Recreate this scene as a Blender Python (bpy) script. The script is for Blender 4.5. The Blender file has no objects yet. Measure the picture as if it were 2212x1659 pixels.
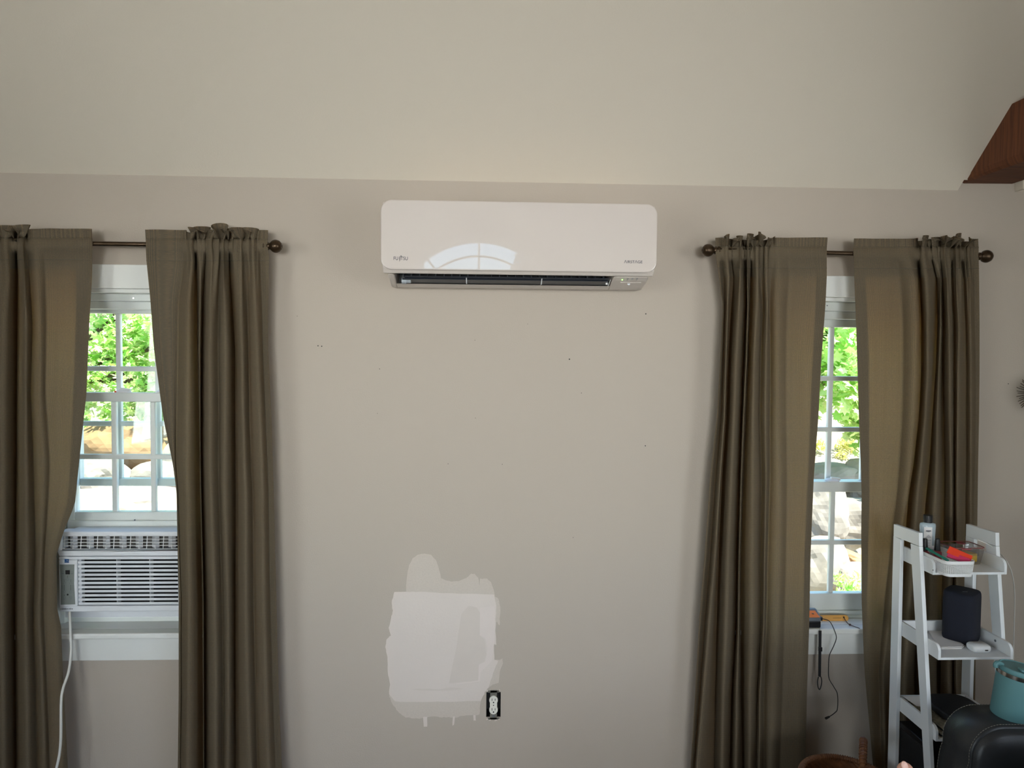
import bpy, bmesh, math, random
from mathutils import Vector, Matrix, noise
random.seed(7)
SC = bpy.context.scene
COL = SC.collection
# ------------------------------------------------------------------ camera
F_PX, CD, EYE = 1534.0, 2.36, 1.5
YAW, PIT, ROL = 0.04101, -0.03894, 0.0084
_F = Vector((math.sin(YAW)*math.cos(PIT), math.cos(YAW)*math.cos(PIT), math.sin(PIT)))
_R0 = _F.cross(Vector((0, 0, 1))).normalized(); _U0 = _R0.cross(_F)
_R = _R0*math.cos(ROL)+_U0*math.sin(ROL); _U = -_R0*math.sin(ROL)+_U0*math.cos(ROL)
CAM = Vector((0, -CD, EYE))
cd = bpy.data.cameras.new('camera'); cam = bpy.data.objects.new('camera', cd); COL.objects.link(cam)
cd.sensor_fit = 'HORIZONTAL'; cd.sensor_width = 36; cd.lens = 36*F_PX/2212; cd.clip_start = .02; cd.clip_end = 300
m = Matrix((_R, _U, -_F)).transposed().to_4x4(); m.translation = CAM
cam.matrix_world = m
SC.camera = cam
# ------------------------------------------------------------------ world, sun, window light
W = bpy.data.worlds.new('world'); SC.world = W; W.use_nodes = True
nt = W.node_tree; bg = nt.nodes['Background']
sky = nt.nodes.new('ShaderNodeTexSky'); sky.sky_type = 'NISHITA'; sky.sun_disc = False
sky.sun_elevation = math.radians(52); sky.sun_rotation = math.radians(100); sky.air_density = 1.0; sky.dust_density = 0.2; sky.ozone_density = 4
nt.links.new(sky.outputs[0], bg.inputs[0]); bg.inputs[1].default_value = 0.85
def lamp(name, kind, energy, color, loc, aim, **kw):
    l = bpy.data.lights.new(name, kind); l.energy = energy; l.color = color
    for k, v in kw.items(): setattr(l, k, v)
    o = bpy.data.objects.new(name, l); COL.objects.link(o); o.location = loc
    o.rotation_euler = (Vector(aim)-Vector(loc)).to_track_quat('-Z', 'Y').to_euler()
    return o
lamp('sun', 'SUN', 20.0, (1, .96, .88), (6, -3, 12), (1.5, 1.5, 0), angle=math.radians(1))
# daylight coming in through the windows behind and beside the viewer
lamp('daylight_back_window', 'AREA', 23, (1, .965, .975), (-.06, -7.3, 1.32), (.1, 0, 1.45), shape='RECTANGLE', size=2.1, size_y=.95, spread=math.radians(38))
lamp('daylight_left_window', 'AREA', 46, (1, .99, .95), (-2.75, -3.0, 1.45), (0, -1.2, 1.3), shape='RECTANGLE', size=1.5, size_y=1.3)
lamp('daylight_right_window', 'AREA', 38, (1, .98, .99), (2.75, -3.0, 1.45), (0, -1.2, 1.3), shape='RECTANGLE', size=1.5, size_y=1.3)
SC.view_settings.view_transform = 'Standard'; SC.view_settings.look = 'None'
SC.view_settings.exposure = 0.0; SC.view_settings.gamma = 1; SC.view_settings.use_curve_mapping = False
# ------------------------------------------------------------------ helpers
def ray(px, py): return _F*F_PX+_R*(px-1106)-_U*(py-829.5)
def P(px, py, y=0.0):
    d = ray(px, py); return CAM+d*((y+CD)/d.y)
def PX(px, py, x):
    d = ray(px, py); return CAM+d*(x/d.x)
def PZ(px, py, z):
    d = ray(px, py); return CAM+d*((z-EYE)/d.z)
def s2l(c): return c/12.92 if c <= .04045 else ((c+.055)/1.055)**2.4
def rgb(r, g, b): return (s2l(r/255), s2l(g/255), s2l(b/255), 1)
MATS = {}
def mat(name, col, rough=.5, metal=0, coat=0, spec=.5, var=0, scale=8, bump=0, bscale=60, emit=None, es=1, trans=0, alpha=1):
    m = bpy.data.materials.new(name); m.use_nodes = True; t = m.node_tree; b = t.nodes['Principled BSDF']
    b.inputs['Base Color'].default_value = col; b.inputs['Roughness'].default_value = rough; b.inputs['Metallic'].default_value = metal
    b.inputs['Coat Weight'].default_value = coat; b.inputs['Coat Roughness'].default_value = .03; b.inputs['Specular IOR Level'].default_value = spec
    b.inputs['Transmission Weight'].default_value = trans; b.inputs['Alpha'].default_value = alpha
    if emit: b.inputs['Emission Color'].default_value = emit; b.inputs['Emission Strength'].default_value = es
    tc = t.nodes.new('ShaderNodeTexCoord')
    n = t.nodes.new('ShaderNodeTexNoise'); n.inputs['Scale'].default_value = scale; n.inputs['Detail'].default_value = 4
    t.links.new(tc.outputs['Object'], n.inputs['Vector'])
    mx = t.nodes.new('ShaderNodeMixRGB'); mx.blend_type = 'MULTIPLY'; mx.inputs[0].default_value = var
    mx.inputs[1].default_value = col
    cr = t.nodes.new('ShaderNodeValToRGB'); cr.color_ramp.elements[0].position = .3; cr.color_ramp.elements[1].position = .7
    cr.color_ramp.elements[0].color = (.35, .35, .35, 1); cr.color_ramp.elements[1].color = (1, 1, 1, 1)
    t.links.new(n.outputs[0], cr.inputs[0]); t.links.new(cr.outputs[0], mx.inputs[2]); t.links.new(mx.outputs[0], b.inputs['Base Color'])
    if bump:
        n2 = t.nodes.new('ShaderNodeTexNoise'); n2.inputs['Scale'].default_value = bscale; n2.inputs['Detail'].default_value = 3
        t.links.new(tc.outputs['Object'], n2.inputs['Vector'])
        bp = t.nodes.new('ShaderNodeBump'); bp.inputs['Strength'].default_value = bump; bp.inputs['Distance'].default_value = .002
        t.links.new(n2.outputs[0], bp.inputs['Height']); t.links.new(bp.outputs[0], b.inputs['Normal'])
    MATS[name] = m; return m
mat('wall_paint', rgb(182, 171, 159), .85, var=.04, scale=1.3, bump=.25, bscale=220, spec=.2)
mat('wall_paint_side', rgb(190, 182, 172), .85, bump=.2, bscale=220, spec=.2)
mat('ceiling_paint', rgb(219, 209, 194), .9, var=.03, scale=1, bump=.2, bscale=180, spec=.2)
mat('primer', rgb(215, 204, 196), .8, var=.07, scale=5, bump=.3, bscale=120, spec=.2)
mat('primer_thin', rgb(201, 190, 179), .8, var=.08, scale=160, bump=.3, bscale=160, spec=.2)
mat('primer_fresh', rgb(218, 206, 199), .7, var=.04, scale=20, spec=.2)
mat('primer_stain', rgb(209, 198, 189), .8, var=.05, scale=18, spec=.2)
mat('trim_white', rgb(226, 226, 222), .4, var=.03, scale=3)
mat('vinyl_white', rgb(226, 230, 226), .35)
mat('ac_white', rgb(224, 226, 230), .4, var=.03, scale=5)
mat('ac_grey', rgb(196, 197, 200), .45)
mat('ac_shade', rgb(112, 108, 104), .6)
mat('ac_panel', rgb(132, 138, 134), .4)
mat('dark', rgb(10, 10, 12), .6)
mat('black_plastic', rgb(20, 20, 23), .35, bump=.1, bscale=300)
mat('ink', rgb(40, 42, 60), .5)
mat('blue_label', rgb(20, 74, 130), .4)
mat('split_white', rgb(206, 196, 190), .6, coat=1, spec=.15)
MATS['split_white'].node_tree.nodes['Principled BSDF'].inputs['Coat IOR'].default_value = 1.6
MATS['split_white'].node_tree.nodes['Principled BSDF'].inputs['Coat Roughness'].default_value = 0.0
mat('split_body', rgb(204, 194, 186), .4)
mat('vane', rgb(40, 44, 54), .35)
mat('clear_grey', rgb(150, 156, 162), .25)
mat('led', rgb(120, 255, 90), .4, emit=(.35, 1, .2, 1), es=3)
mat('bronze', rgb(74, 58, 42), .32, metal=.75, var=.4, scale=40)
mat('ladder_white', rgb(222, 224, 226), .4, var=.02, scale=4)
mat('speaker_cloth', rgb(16, 20, 36), .85, bump=.6, bscale=900, var=.3, scale=700)
mat('leather', rgb(46, 48, 51), .42, var=.3, scale=30, bump=.18, bscale=260)
mat('thread', rgb(120, 116, 108), .8)
mat('cup_teal', rgb(88, 132, 136), .5, bump=.1, bscale=400)
mat('steel', rgb(190, 186, 180), .2, metal=1)
mat('paper_white', rgb(225, 222, 220), .8)
mat('plastic_white', rgb(228, 228, 228), .35)
mat('bottle_fluid', rgb(168, 182, 190), .2, coat=.6)
mat('teal_plastic', rgb(30, 128, 108), .4)
mat('orange_red', rgb(222, 62, 30), .5)
mat('magenta', rgb(196, 44, 90), .5)
mat('yellow', rgb(224, 186, 40), .5)
mat('gasket', rgb(150, 60, 66), .5)
mat('maroon', rgb(110, 20, 36), .4)
mat('device_grey', rgb(98, 104, 112), .4)
mat('device_orange', rgb(238, 130, 50), .5)
mat('pine', rgb(222, 164, 84), .5, var=.25, scale=9)
mat('cord_black', rgb(18, 18, 20), .5)
mat('cord_white', rgb(214, 212, 206), .5)
mat('string', rgb(70, 50, 46), .8)
mat('wicker', rgb(112, 68, 36), .55, var=.6, scale=60, bump=.4, bscale=120)
mat('skin', rgb(214, 158, 138), .5, var=.12, scale=20)
mat('nail', rgb(222, 176, 160), .3)
mat('bag_black', rgb(12, 12, 15), .7, bump=.4, bscale=200)
mat('book_pattern', rgb(150, 140, 116), .7, var=.9, scale=140)
mat('galvanised', rgb(130, 128, 120), .45, metal=.7, var=.5, scale=300)
mat('outlet_white', rgb(224, 220, 210), .35)
mat('floor_wood', rgb(70, 60, 52), .5, var=.4, scale=4)
mat('stone', rgb(160, 150, 136), .9, var=.6, scale=7, bump=1, bscale=14)
mat('stone_tan', rgb(166, 130, 90), .9, var=.6, scale=7, bump=1, bscale=14)
mat('soil', rgb(170, 158, 132), .95, var=.5, scale=2)
mat('bounce_ground', rgb(206, 200, 190), .9, var=.2, scale=2)  # unseen ground behind the house, made pale to bounce sunlight onto the ceiling
mat('bark', rgb(90, 74, 58), .9, var=.5, scale=8)
mat('fabric_denim', rgb(60, 72, 96), .9)
# beam wood
def wood():
    m = mat('beam_wood', rgb(96, 52, 26), .75, bump=0); t = m.node_tree; b = t.nodes['Principled BSDF']
    tc = t.nodes.new('ShaderNodeTexCoord'); mp = t.nodes.new('ShaderNodeMapping'); mp.inputs['Scale'].default_value = (14, 120, 6)
    mp.inputs['Rotation'].default_value = (0, 0, 0)
    n = t.nodes.new('ShaderNodeTexNoise'); n.inputs['Scale'].default_value = 1; n.inputs['Detail'].default_value = 6
    cr = t.nodes.new('ShaderNodeValToRGB'); cr.color_ramp.elements[0].color = rgb(84, 44, 22); cr.color_ramp.elements[1].color = rgb(122, 70, 38)
    cr.color_ramp.elements[0].position = .3; cr.color_ramp.elements[1].position = .75
    bp = t.nodes.new('ShaderNodeBump'); bp.inputs['Strength'].default_value = .6; bp.inputs['Distance'].default_value = .003
    L = t.links.new; L(tc.outputs['Object'], mp.inputs[0]); L(mp.outputs[0], n.inputs[0]); L(n.outputs[0], cr.inputs[0]); L(cr.outputs[0], b.inputs['Base Color'])
    L(n.outputs[0], bp.inputs['Height']); L(bp.outputs[0], b.inputs['Normal'])
wood()
def cloth(name, col, tcol, tr):
    m = bpy.data.materials.new(name); m.use_nodes = True; t = m.node_tree; t.nodes.remove(t.nodes['Principled BSDF'])
    out = t.nodes['Material Output']; N = t.nodes.new; L = t.links.new
    uv = N('ShaderNodeUVMap')
    def wav(axis, sc, dist):
        w = N('ShaderNodeTexWave'); w.wave_type = 'BANDS'; w.bands_direction = axis; w.inputs['Scale'].default_value = sc
        w.inputs['Distortion'].default_value = dist; w.inputs['Detail'].default_value = 2; w.inputs['Detail Scale'].default_value = 3
        L(uv.outputs[0], w.inputs['Vector']); return w
    wx = wav('X', 140, 2.5); wy = wav('Y', 150, 2.5)
    mul = N('ShaderNodeMath'); mul.operation = 'MULTIPLY'; L(wx.outputs['Fac'], mul.inputs[0]); L(wy.outputs['Fac'], mul.inputs[1])
    nz = N('ShaderNodeTexNoise'); nz.inputs['Scale'].default_value = 260; L(uv.outputs[0], nz.inputs['Vector'])
    mp = N('ShaderNodeMapping'); mp.inputs['Scale'].default_value = (110, 3, 1); L(uv.outputs[0], mp.inputs[0])
    slub = N('ShaderNodeTexNoise'); slub.inputs['Scale'].default_value = 1; slub.inputs['Detail'].default_value = 3; L(mp.outputs[0], slub.inputs['Vector'])
    cr = N('ShaderNodeValToRGB'); cr.color_ramp.elements[0].position = .25; cr.color_ramp.elements[1].position = .75
    cr.color_ramp.elements[0].color = tuple(c*.90 for c in col[:3])+(1,); cr.color_ramp.elements[1].color = tuple(c*1.08 for c in col[:3])+(1,)
    ad = N('ShaderNodeMath'); ad.operation = 'MULTIPLY_ADD'; ad.inputs[1].default_value = .3; L(mul.outputs[0], ad.inputs[0]); 
    h2 = N('ShaderNodeMath'); h2.operation = 'MULTIPLY'; h2.inputs[1].default_value = .7; L(slub.outputs[0], h2.inputs[0]); L(h2.outputs[0], ad.inputs[2])
    L(ad.outputs[0], cr.inputs[0])
    df = N('ShaderNodeBsdfDiffuse'); L(cr.outputs[0], df.inputs[0])
    tl = N('ShaderNodeBsdfTranslucent'); tl.inputs[0].default_value = tcol
    ct = N('ShaderNodeValToRGB'); ct.color_ramp.elements[0].color = tuple(c*.25 for c in tcol[:3])+(1,); ct.color_ramp.elements[1].color = tuple(min(1, c*2.2) for c in tcol[:3])+(1,)
    ct.color_ramp.elements[0].position = .1; ct.color_ramp.elements[1].position = .8
    L(mul.outputs[0], ct.inputs[0]); L(ct.outputs[0], tl.inputs[0])
    bp = N('ShaderNodeBump'); bp.inputs['Strength'].default_value = .25; bp.inputs['Distance'].default_value = .001
    L(ad.outputs[0], bp.inputs['Height']); L(bp.outputs[0], df.inputs['Normal'])
    mx = N('ShaderNodeMixShader'); mx.inputs[0].default_value = tr; L(df.outputs[0], mx.inputs[1]); L(tl.outputs[0], mx.inputs[2])
    L(mx.outputs[0], out.inputs['Surface']); MATS[name] = m
cloth('curtain_linen', rgb(122, 110, 92), rgb(156, 120, 76), .37)
cloth('curtain_hem', rgb(122, 110, 92), rgb(60, 50, 28), .10)
def clear(name, col, refl, rough=.02):
    m = bpy.data.materials.new(name); m.use_nodes = True; t = m.node_tree; t.nodes.remove(t.nodes['Principled BSDF'])
    tr = t.nodes.new('ShaderNodeBsdfTransparent'); tr.inputs[0].default_value = col
    gl = t.nodes.new('ShaderNodeBsdfGlossy'); gl.inputs['Roughness'].default_value = rough
    mx = t.nodes.new('ShaderNodeMixShader'); mx.inputs[0].default_value = refl
    t.links.new(tr.outputs[0], mx.inputs[1]); t.links.new(gl.outputs[0], mx.inputs[2]); t.links.new(mx.outputs[0], t.nodes['Material Output'].inputs[0]); MATS[name] = m
clear('glass', (.95, .98, .97, 1), .05); clear('clear_plastic', (.88, .86, .86, 1), .14, .08)
def leafmat(name, c1, c2, tr):
    m = bpy.data.materials.new(name); m.use_nodes = True; t = m.node_tree; t.nodes.remove(t.nodes['Principled BSDF']); N = t.nodes.new; L = t.links.new
    g = N('ShaderNodeNewGeometry'); cr = N('ShaderNodeValToRGB'); cr.color_ramp.elements[0].color = c1; cr.color_ramp.elements[1].color = c2
    L(g.outputs['Random Per Island'], cr.inputs[0])
    d = N('ShaderNodeBsdfDiffuse'); tl = N('ShaderNodeBsdfTranslucent'); mx = N('ShaderNodeMixShader'); mx.inputs[0].default_value = tr
    L(cr.outputs[0], d.inputs[0]); L(cr.outputs[0], tl.inputs[0]); L(d.outputs[0], mx.inputs[1]); L(tl.outputs[0], mx.inputs[2]); L(mx.outputs[0], t.nodes['Material Output'].inputs[0]); MATS[name] = m
leafmat('leaf_maple', rgb(150, 206, 92), rgb(246, 250, 196), .5)  # near-white end of the leaf colours stands in for sunlit highlights
leafmat('leaf_yellow', rgb(190, 190, 100), rgb(240, 235, 170), .5)
leafmat('leaf_conifer', rgb(30, 48, 30), rgb(58, 80, 48), .1)

class MB:
    def __init__(s): s.b = bmesh.new()
    def box(s, a, c, rot=None):
        x0, x1 = sorted((a[0], c[0])); y0, y1 = sorted((a[1], c[1])); z0, z1 = sorted((a[2], c[2]))
        r = bmesh.ops.create_cube(s.b, size=1)
        M = Matrix.Translation(((x0+x1)/2, (y0+y1)/2, (z0+z1)/2)) @ (rot.to_4x4() if rot else Matrix()) @ Matrix.Diagonal((max(x1-x0, 1e-5), max(y1-y0, 1e-5), max(z1-z0, 1e-5), 1))
        bmesh.ops.transform(s.b, matrix=M, verts=r['verts']); return s
    def prism(s, pts, vec):
        """closed polygon (3D points) extruded along vec"""
        v = Vector(vec); lo = [s.b.verts.new(Vector(p)) for p in pts]; hi = [s.b.verts.new(Vector(p)+v) for p in pts]
        n = len(pts); s.b.faces.new(lo); s.b.faces.new(hi[::-1])
        for i in range(n): s.b.faces.new((lo[i], hi[i], hi[(i+1) % n], lo[(i+1) % n]))
        return s
    def tube(s, pts, r, seg=8, cap=True):
        pts = [Vector(p) for p in pts]; n = len(pts); rs = r if isinstance(r, (list, tuple)) else [r]*n
        rings = []; up = Vector((0, 0, 1)); prev = None
        for i, p in enumerate(pts):
            d = (pts[min(i+1, n-1)]-pts[max(i-1, 0)]).normalized()
            if prev is None:
                a = d.cross(up); a = a if a.length > .1 else d.cross(Vector((1, 0, 0)))
            else: a = prev-d*prev.dot(d)
            a.normalize(); prev = a; b2 = d.cross(a)
            rings.append([s.b.verts.new(p+(a*math.cos(t)+b2*math.sin(t))*rs[i]) for t in [2*math.pi*k/seg for k in range(seg)]])
        for i in range(n-1):
            for k in range(seg): s.b.faces.new((rings[i][k], rings[i][(k+1) % seg], rings[i+1][(k+1) % seg], rings[i+1][k]))
        if cap: s.b.faces.new(rings[0][::-1]); s.b.faces.new(rings[-1])
        return s
    def lathe(s, prof, origin=(0, 0, 0), axis='Z', seg=32):
        """prof: list of (radius, height)"""
        o = Vector(origin); rings = []
        for r, h in prof:
            ring = []
            for k in range(seg):
                t = 2*math.pi*k/seg; q = (r*math.cos(t), r*math.sin(t), h)
                if axis == 'X': q = (h, q[0], q[1])
                if axis == 'Y': q = (q[0], h, q[1])
                ring.append(s.b.verts.new(o+Vector(q)))
            rings.append(ring)
        for i in range(len(rings)-1):
            for k in range(seg): s.b.faces.new((rings[i][k], rings[i][(k+1) % seg], rings[i+1][(k+1) % seg], rings[i+1][k]))
        s.b.faces.new(rings[0][::-1]); s.b.faces.new(rings[-1]); return s
    def xf(s, M): bmesh.ops.transform(s.b, matrix=M, verts=s.b.verts); return s
    def build(s, name, m, parent=None, bevel=0, smooth=False, seg=2):
        bmesh.ops.recalc_face_normals(s.b, faces=s.b.faces)
        me = bpy.data.meshes.new(name); s.b.to_mesh(me); s.b.free()
        me.materials.append(MATS[m])
        if smooth:
            for p in me.polygons: p.use_smooth = True
        o = bpy.data.objects.new(name, me); COL.objects.link(o)
        if parent: o.parent = parent
        if bevel:
            b = o.modifiers.new('bevel', 'BEVEL'); b.width = bevel; b.segments = seg; b.limit_method = 'ANGLE'; b.angle_limit = math.radians(40)
        return o
def mesh(name, verts, faces, m, parent=None, smooth=False, uvs=None):
    me = bpy.data.meshes.new(name); me.from_pydata([tuple(v) for v in verts], [], faces); me.materials.append(MATS[m])
    if uvs:
        l = me.uv_layers.new(name='UVMap')
        for p in me.polygons:
            for li, vi in zip(p.loop_indices, p.vertices): l.data[li].uv = uvs[vi]
    if smooth:
        for p in me.polygons: p.use_smooth = True
    o = bpy.data.objects.new(name, me); COL.objects.link(o)
    if parent: o.parent = parent
    return o
def tag(o, label, cat, group=None, kind=None):
    o['label'] = label; o['category'] = cat
    if group: o['group'] = group
    if kind: o['kind'] = kind
    return o
def thing(name, label, cat, group=None):
    o = bpy.data.objects.new(name, None); COL.objects.link(o); o.empty_display_size = .05
    return tag(o, label, cat, group)
def struct(o): o['kind'] = 'structure'; return o
def finish(root, base):
    """move an Empty to its thing's base while the parts stay where they are"""
    root.location = base
    for c in root.children: c.matrix_parent_inverse = Matrix.Translation(-Vector(base))
def pbox(x0, y0, x1, y1, yf, yb):
    a = P(x0, y0, yf); c = P(x1, y1, yf); return (a.x, yf, a.z), (c.x, yb, c.z)
def spline(pts, n=6):
    pts = [Vector(p) for p in pts]; out = []
    for i in range(len(pts)-1):
        p0 = pts[max(i-1, 0)]; p1 = pts[i]; p2 = pts[i+1]; p3 = pts[min(i+2, len(pts)-1)]
        for k in range(n):
            t = k/n
            out.append(.5*((2*p1)+(-p0+p2)*t+(2*p0-5*p1+4*p2-p3)*t*t+(-p0+3*p1-3*p2+p3)*t**3))
    out.append(pts[-1]); return out
def text(body, m, loc, size, parent, name='lettering', shear=0, rot=(math.pi/2, 0, 0), sx=1, thick=.0004, bold=0):
    c = bpy.data.curves.new(name, 'FONT'); c.body = body; c.size = size; c.shear = shear; c.extrude = thick/2; c.offset = bold
    c.align_x = 'CENTER'; c.align_y = 'CENTER'
    o = bpy.data.objects.new(name, c); COL.objects.link(o); bpy.context.view_layer.update()
    dg = bpy.context.evaluated_depsgraph_get(); me = bpy.data.meshes.new_from_object(o.evaluated_get(dg))
    bpy.data.objects.remove(o); me.materials.clear(); me.materials.append(MATS[m])
    o = bpy.data.objects.new(name, me); COL.objects.link(o); o.location = loc; o.rotation_euler = rot; o.scale = (sx, 1, 1)
    if parent: o.parent = parent
    return o
#@@STRUCT
EAVE = 2.073; SL = .92; RX = -.06; RZ = 3.29; GS = .48; BY = -7.0; XL, XR = -2.4, 2.4
def ceil_z(x, y): return min(EAVE+SL*(-y), RZ-GS*abs(x-RX))
# windows: centre x, half opening width
WIN = [(-1.176, .245), (1.235, .300)]
ZH = P(255, 624, 0).z     # bottom of head casing
ZS = P(260, 1376, 0).z    # top of the stool
ZA = P(260, 1427, 0).z    # bottom of the apron
WT = .15
OB = P(1066, 1522, 0)     # outlet opening centre
def wall_grid(name, xs, zs, holes, y0, y1, m):
    b = MB()
    for i in range(len(xs)-1):
        for j in range(len(zs)-1):
            cx, cz = (xs[i]+xs[i+1])/2, (zs[j]+zs[j+1])/2
            if any(h[0] < cx < h[1] and h[2] < cz < h[3] for h in holes): continue
            b.box((xs[i], y0, zs[j]), (xs[i+1], y1, zs[j+1]))
    bmesh.ops.remove_doubles(b.b, verts=b.b.verts, dist=1e-5)
    dup = {}
    for f in list(b.b.faces):
        k = tuple(sorted(v.index for v in f.verts)) if False else tuple(sorted((round(v.co.x, 4), round(v.co.y, 4), round(v.co.z, 4)) for v in f.verts))
        dup.setdefault(k, []).append(f)
    kill = [f for fs in dup.values() if len(fs) > 1 for f in fs]
    bmesh.ops.delete(b.b, geom=kill, context='FACES')
    return struct(b.build(name, m))
holes = [(c-h, c+h, ZS-.02, ZH) for c, h in WIN]+[(OB.x-.0245, OB.x+.0245, OB.z-.043, OB.z+.043)]
xs = sorted([XL-.15, XR+.15]+[v for h in holes for v in h[:2]]); zs = sorted([0, EAVE]+list({round(v, 5) for h in holes for v in h[2:]}))
wf = wall_grid('wall_front', xs, zs, holes, 0, WT, 'wall_paint')
b = MB(); b.box((XL-.1, BY-.1, -.05), (XR+.1, .1, 0)); struct(b.build('floor', 'floor_wood'))
# ceiling: front slope meeting a cross gable
CB = P(2186, 397, 0).x+.012; CA = P(2069, 408, 0).x
sv = lambda x: (RZ-GS*abs(x-RX)-EAVE)/SL       # distance out from the front wall where the two slopes meet
polys = [[(XL, 0), (CA, 0), (CA, -.03), (CB, -.03), (CB, 0), (XR, 0), (XR, -sv(XR)), (RX, -sv(RX)), (XL, -sv(XL))],
         [(XR, -sv(XR)), (XR, BY), (RX, BY), (RX, -sv(RX))], [(RX, -sv(RX)), (RX, BY), (XL, BY), (XL, -sv(XL))]]
b = MB()
for pl in polys: b.prism([(x, y, ceil_z(x, y)) for x, y in pl], (0, 0, .12))
bmesh.ops.remove_doubles(b.b, verts=b.b.verts, dist=1e-5)
struct(b.build('ceiling', 'ceiling_paint'))
# side walls with one window each
for nm, x0, x1 in (('wall_left', XL, XL-.15), ('wall_right', XR, XR+.15)):
    b = MB(); hz = ceil_z((x0), -4)+.05
    for (ya, yb, za, zb) in ((0, -2.2, 0, hz), (-3.8, BY, 0, hz), (-2.2, -3.8, 0, .8), (-2.2, -3.8, 2.05, hz)):
        b.box((x0, ya, za), (x1, yb, zb))
    struct(b.build(nm, 'wall_paint_side'))
k = 3
for x0, s in ((XL, -1), (XR, 1)):
    r = thing('window_%d' % k, 'side window', 'window'); del r['label']; del r['category']; struct(r); k += 1
    b = MB(); X = x0+s*.05
    for a, c in (((X, -2.2, .8), (X+s*.05, -2.26, 2.05)), ((X, -3.8, .8), (X+s*.05, -3.74, 2.05)), ((X, -2.2, .8), (X+s*.05, -3.8, .86)), ((X, -2.2, 1.99), (X+s*.05, -3.8, 2.05)), ((X, -2.98, .8), (X+s*.05, -3.02, 2.05)), ((X, -2.2, 1.4), (X+s*.05, -3.8, 1.44))): b.box(a, c)
    b.build('window_frame', 'vinyl_white', r)
    b = MB(); b.box((X+s*.02, -2.2, .8), (X+s*.024, -3.8, 2.05)); b.build('pane', 'glass', r)
# back wall (behind the viewer, seen mirrored in the glossy split unit): half-round window over glazed doors
AR, AZ = 1.09, 1.88
def back_wall():
    b = MB(); n = 48
    xs = sorted({XL, XR}|{RX+AR*math.cos(math.pi*i/n) for i in range(n+1)})
    for i in range(len(xs)-1):
        xa, xb = xs[i], xs[i+1]; cx = (xa+xb)/2
        def col(za0, zb0, za1, zb1):
            b.prism([(xa, BY, za0), (xb, BY, zb0), (xb, BY, zb1), (xa, BY, za1)], (0, -.15, 0))
        if abs(cx-RX) > AR: col(0, 0, ceil_z(xa, BY)+.05, ceil_z(xb, BY)+.05)
        else:
            t = lambda x: AZ+math.sqrt(max(0, AR**2-(x-RX)**2))
            col(t(xa), t(xb), ceil_z(xa, BY)+.05, ceil_z(xb, BY)+.05)
            col(1.78, 1.78, AZ, AZ); col(0, 0, .85, .85)
    bmesh.ops.remove_doubles(b.b, verts=b.b.verts, dist=1e-5)
    return struct(b.build('wall_back', 'wall_paint_side'))
back_wall()
r = thing('window_5', 'w', 'w'); del r['label']; del r['category']; struct(r)
arc = lambda R, n=32, a0=0, a1=math.pi, y=BY: [(RX+R*math.cos(a0+(a1-a0)*i/n), y, AZ+R*math.sin(a0+(a1-a0)*i/n)) for i in range(n+1)]
b = MB()
def arcband(b, R0, R1, y0, y1, n=32):
    for i in range(n):
        a, c = math.pi*i/n, math.pi*(i+1)/n
        q = [(RX+R*math.cos(t), y0, AZ+R*math.sin(t)) for R, t in ((R0, a), (R1, a), (R1, c), (R0, c))]
        b.prism(q, (0, y1-y0, 0))
arcband(b, AR-.03, AR+.07, BY+.03, BY-.02); b.build('arch_casing', 'trim_white', r)
b = MB(); arcband(b, AR-.05, AR, BY-.04, BY-.09); arcband(b, AR*.79, AR*.79+.024, BY-.05, BY-.08)
for t in (52, 90, 128):
    c, s = math.cos(math.radians(t)), math.sin(math.radians(t)); p0 = Vector((RX+.2*c, BY-.065, AZ+.2*s)); p1 = Vector((RX+AR*c, BY-.065, AZ+AR*s))
    b.tube([p0, p1], .015, 6)
b.box((RX-AR, BY-.04, AZ), (RX+AR, BY-.09, AZ+.05)); b.build('window_frame', 'vinyl_white', r)
b = MB(); b.prism(arc(AR-.01, y=BY-.064), (0, -.003, 0)); b.build('pane', 'glass', r)
r = thing('window_6', 'w', 'w'); del r['label']; del r['category']; struct(r)
b = MB()
for x in (-AR, -AR/2-.04, -.045, .005, AR/2-.04, AR-.08): b.box((RX+x, BY-.04, .85), (RX+x+(.08), BY-.09, 1.78))
for z in (.85, 1.70): b.box((RX-AR, BY-.04, z), (RX+AR, BY-.09, z+.08))
b.build('window_frame', 'vinyl_white', r)
b = MB(); b.box((RX-AR, BY-.064, .85), (RX+AR, BY-.067, 1.78)); b.build('pane', 'glass', r)
# ------------------------------------------------------------------ ceiling beam in its corner
bl = Vector((1.606, 0, 2.0984)); br = P(2186, 397, 0); BTZ = 2.282; CUT = P(2069, 408, 0).x
b = MB(); bz = bl.z
n = 40; prof = [(bl.x, BTZ), (bl.x, bz+.022), (bl.x+.003, bz+.006), (bl.x+.014, bz), (br.x, bz), (br.x, BTZ)]
rings = []
for i in range(n+1):
    y = -i*(7.0/n) if i else .0
    rr = []
    for k, (x, z) in enumerate(prof):
        w = noise.noise(Vector((k*3.1, y*9, 1)))*.006 if k in (1, 2, 3) else 0
        rr.append(b.b.verts.new((x+w, y, z+w)))
    rings.append(rr)
for i in range(n):
    for k in range(6): b.b.faces.new((rings[i][k], rings[i][(k+1) % 6], rings[i+1][(k+1) % 6], rings[i+1][k]))
b.b.faces.new(rings[0]); b.b.faces.new(rings[-1][::-1])
struct(b.build('trim_1', 'beam_wood'))
# small plaster return of the slope on both sides of the beam
b = MB()
q0 = P(2070, 408, -.002)
b.box((CUT, .0005, EAVE), (br.x+.03, .05, EAVE+.16)); struct(b.build('trim_2', 'wall_paint'))
b = MB(); b.box((br.x+.010, -.036, EAVE), (br.x+.022, .0, EAVE+.05)); struct(b.build('trim_3', 'ceiling_paint'))
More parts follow.
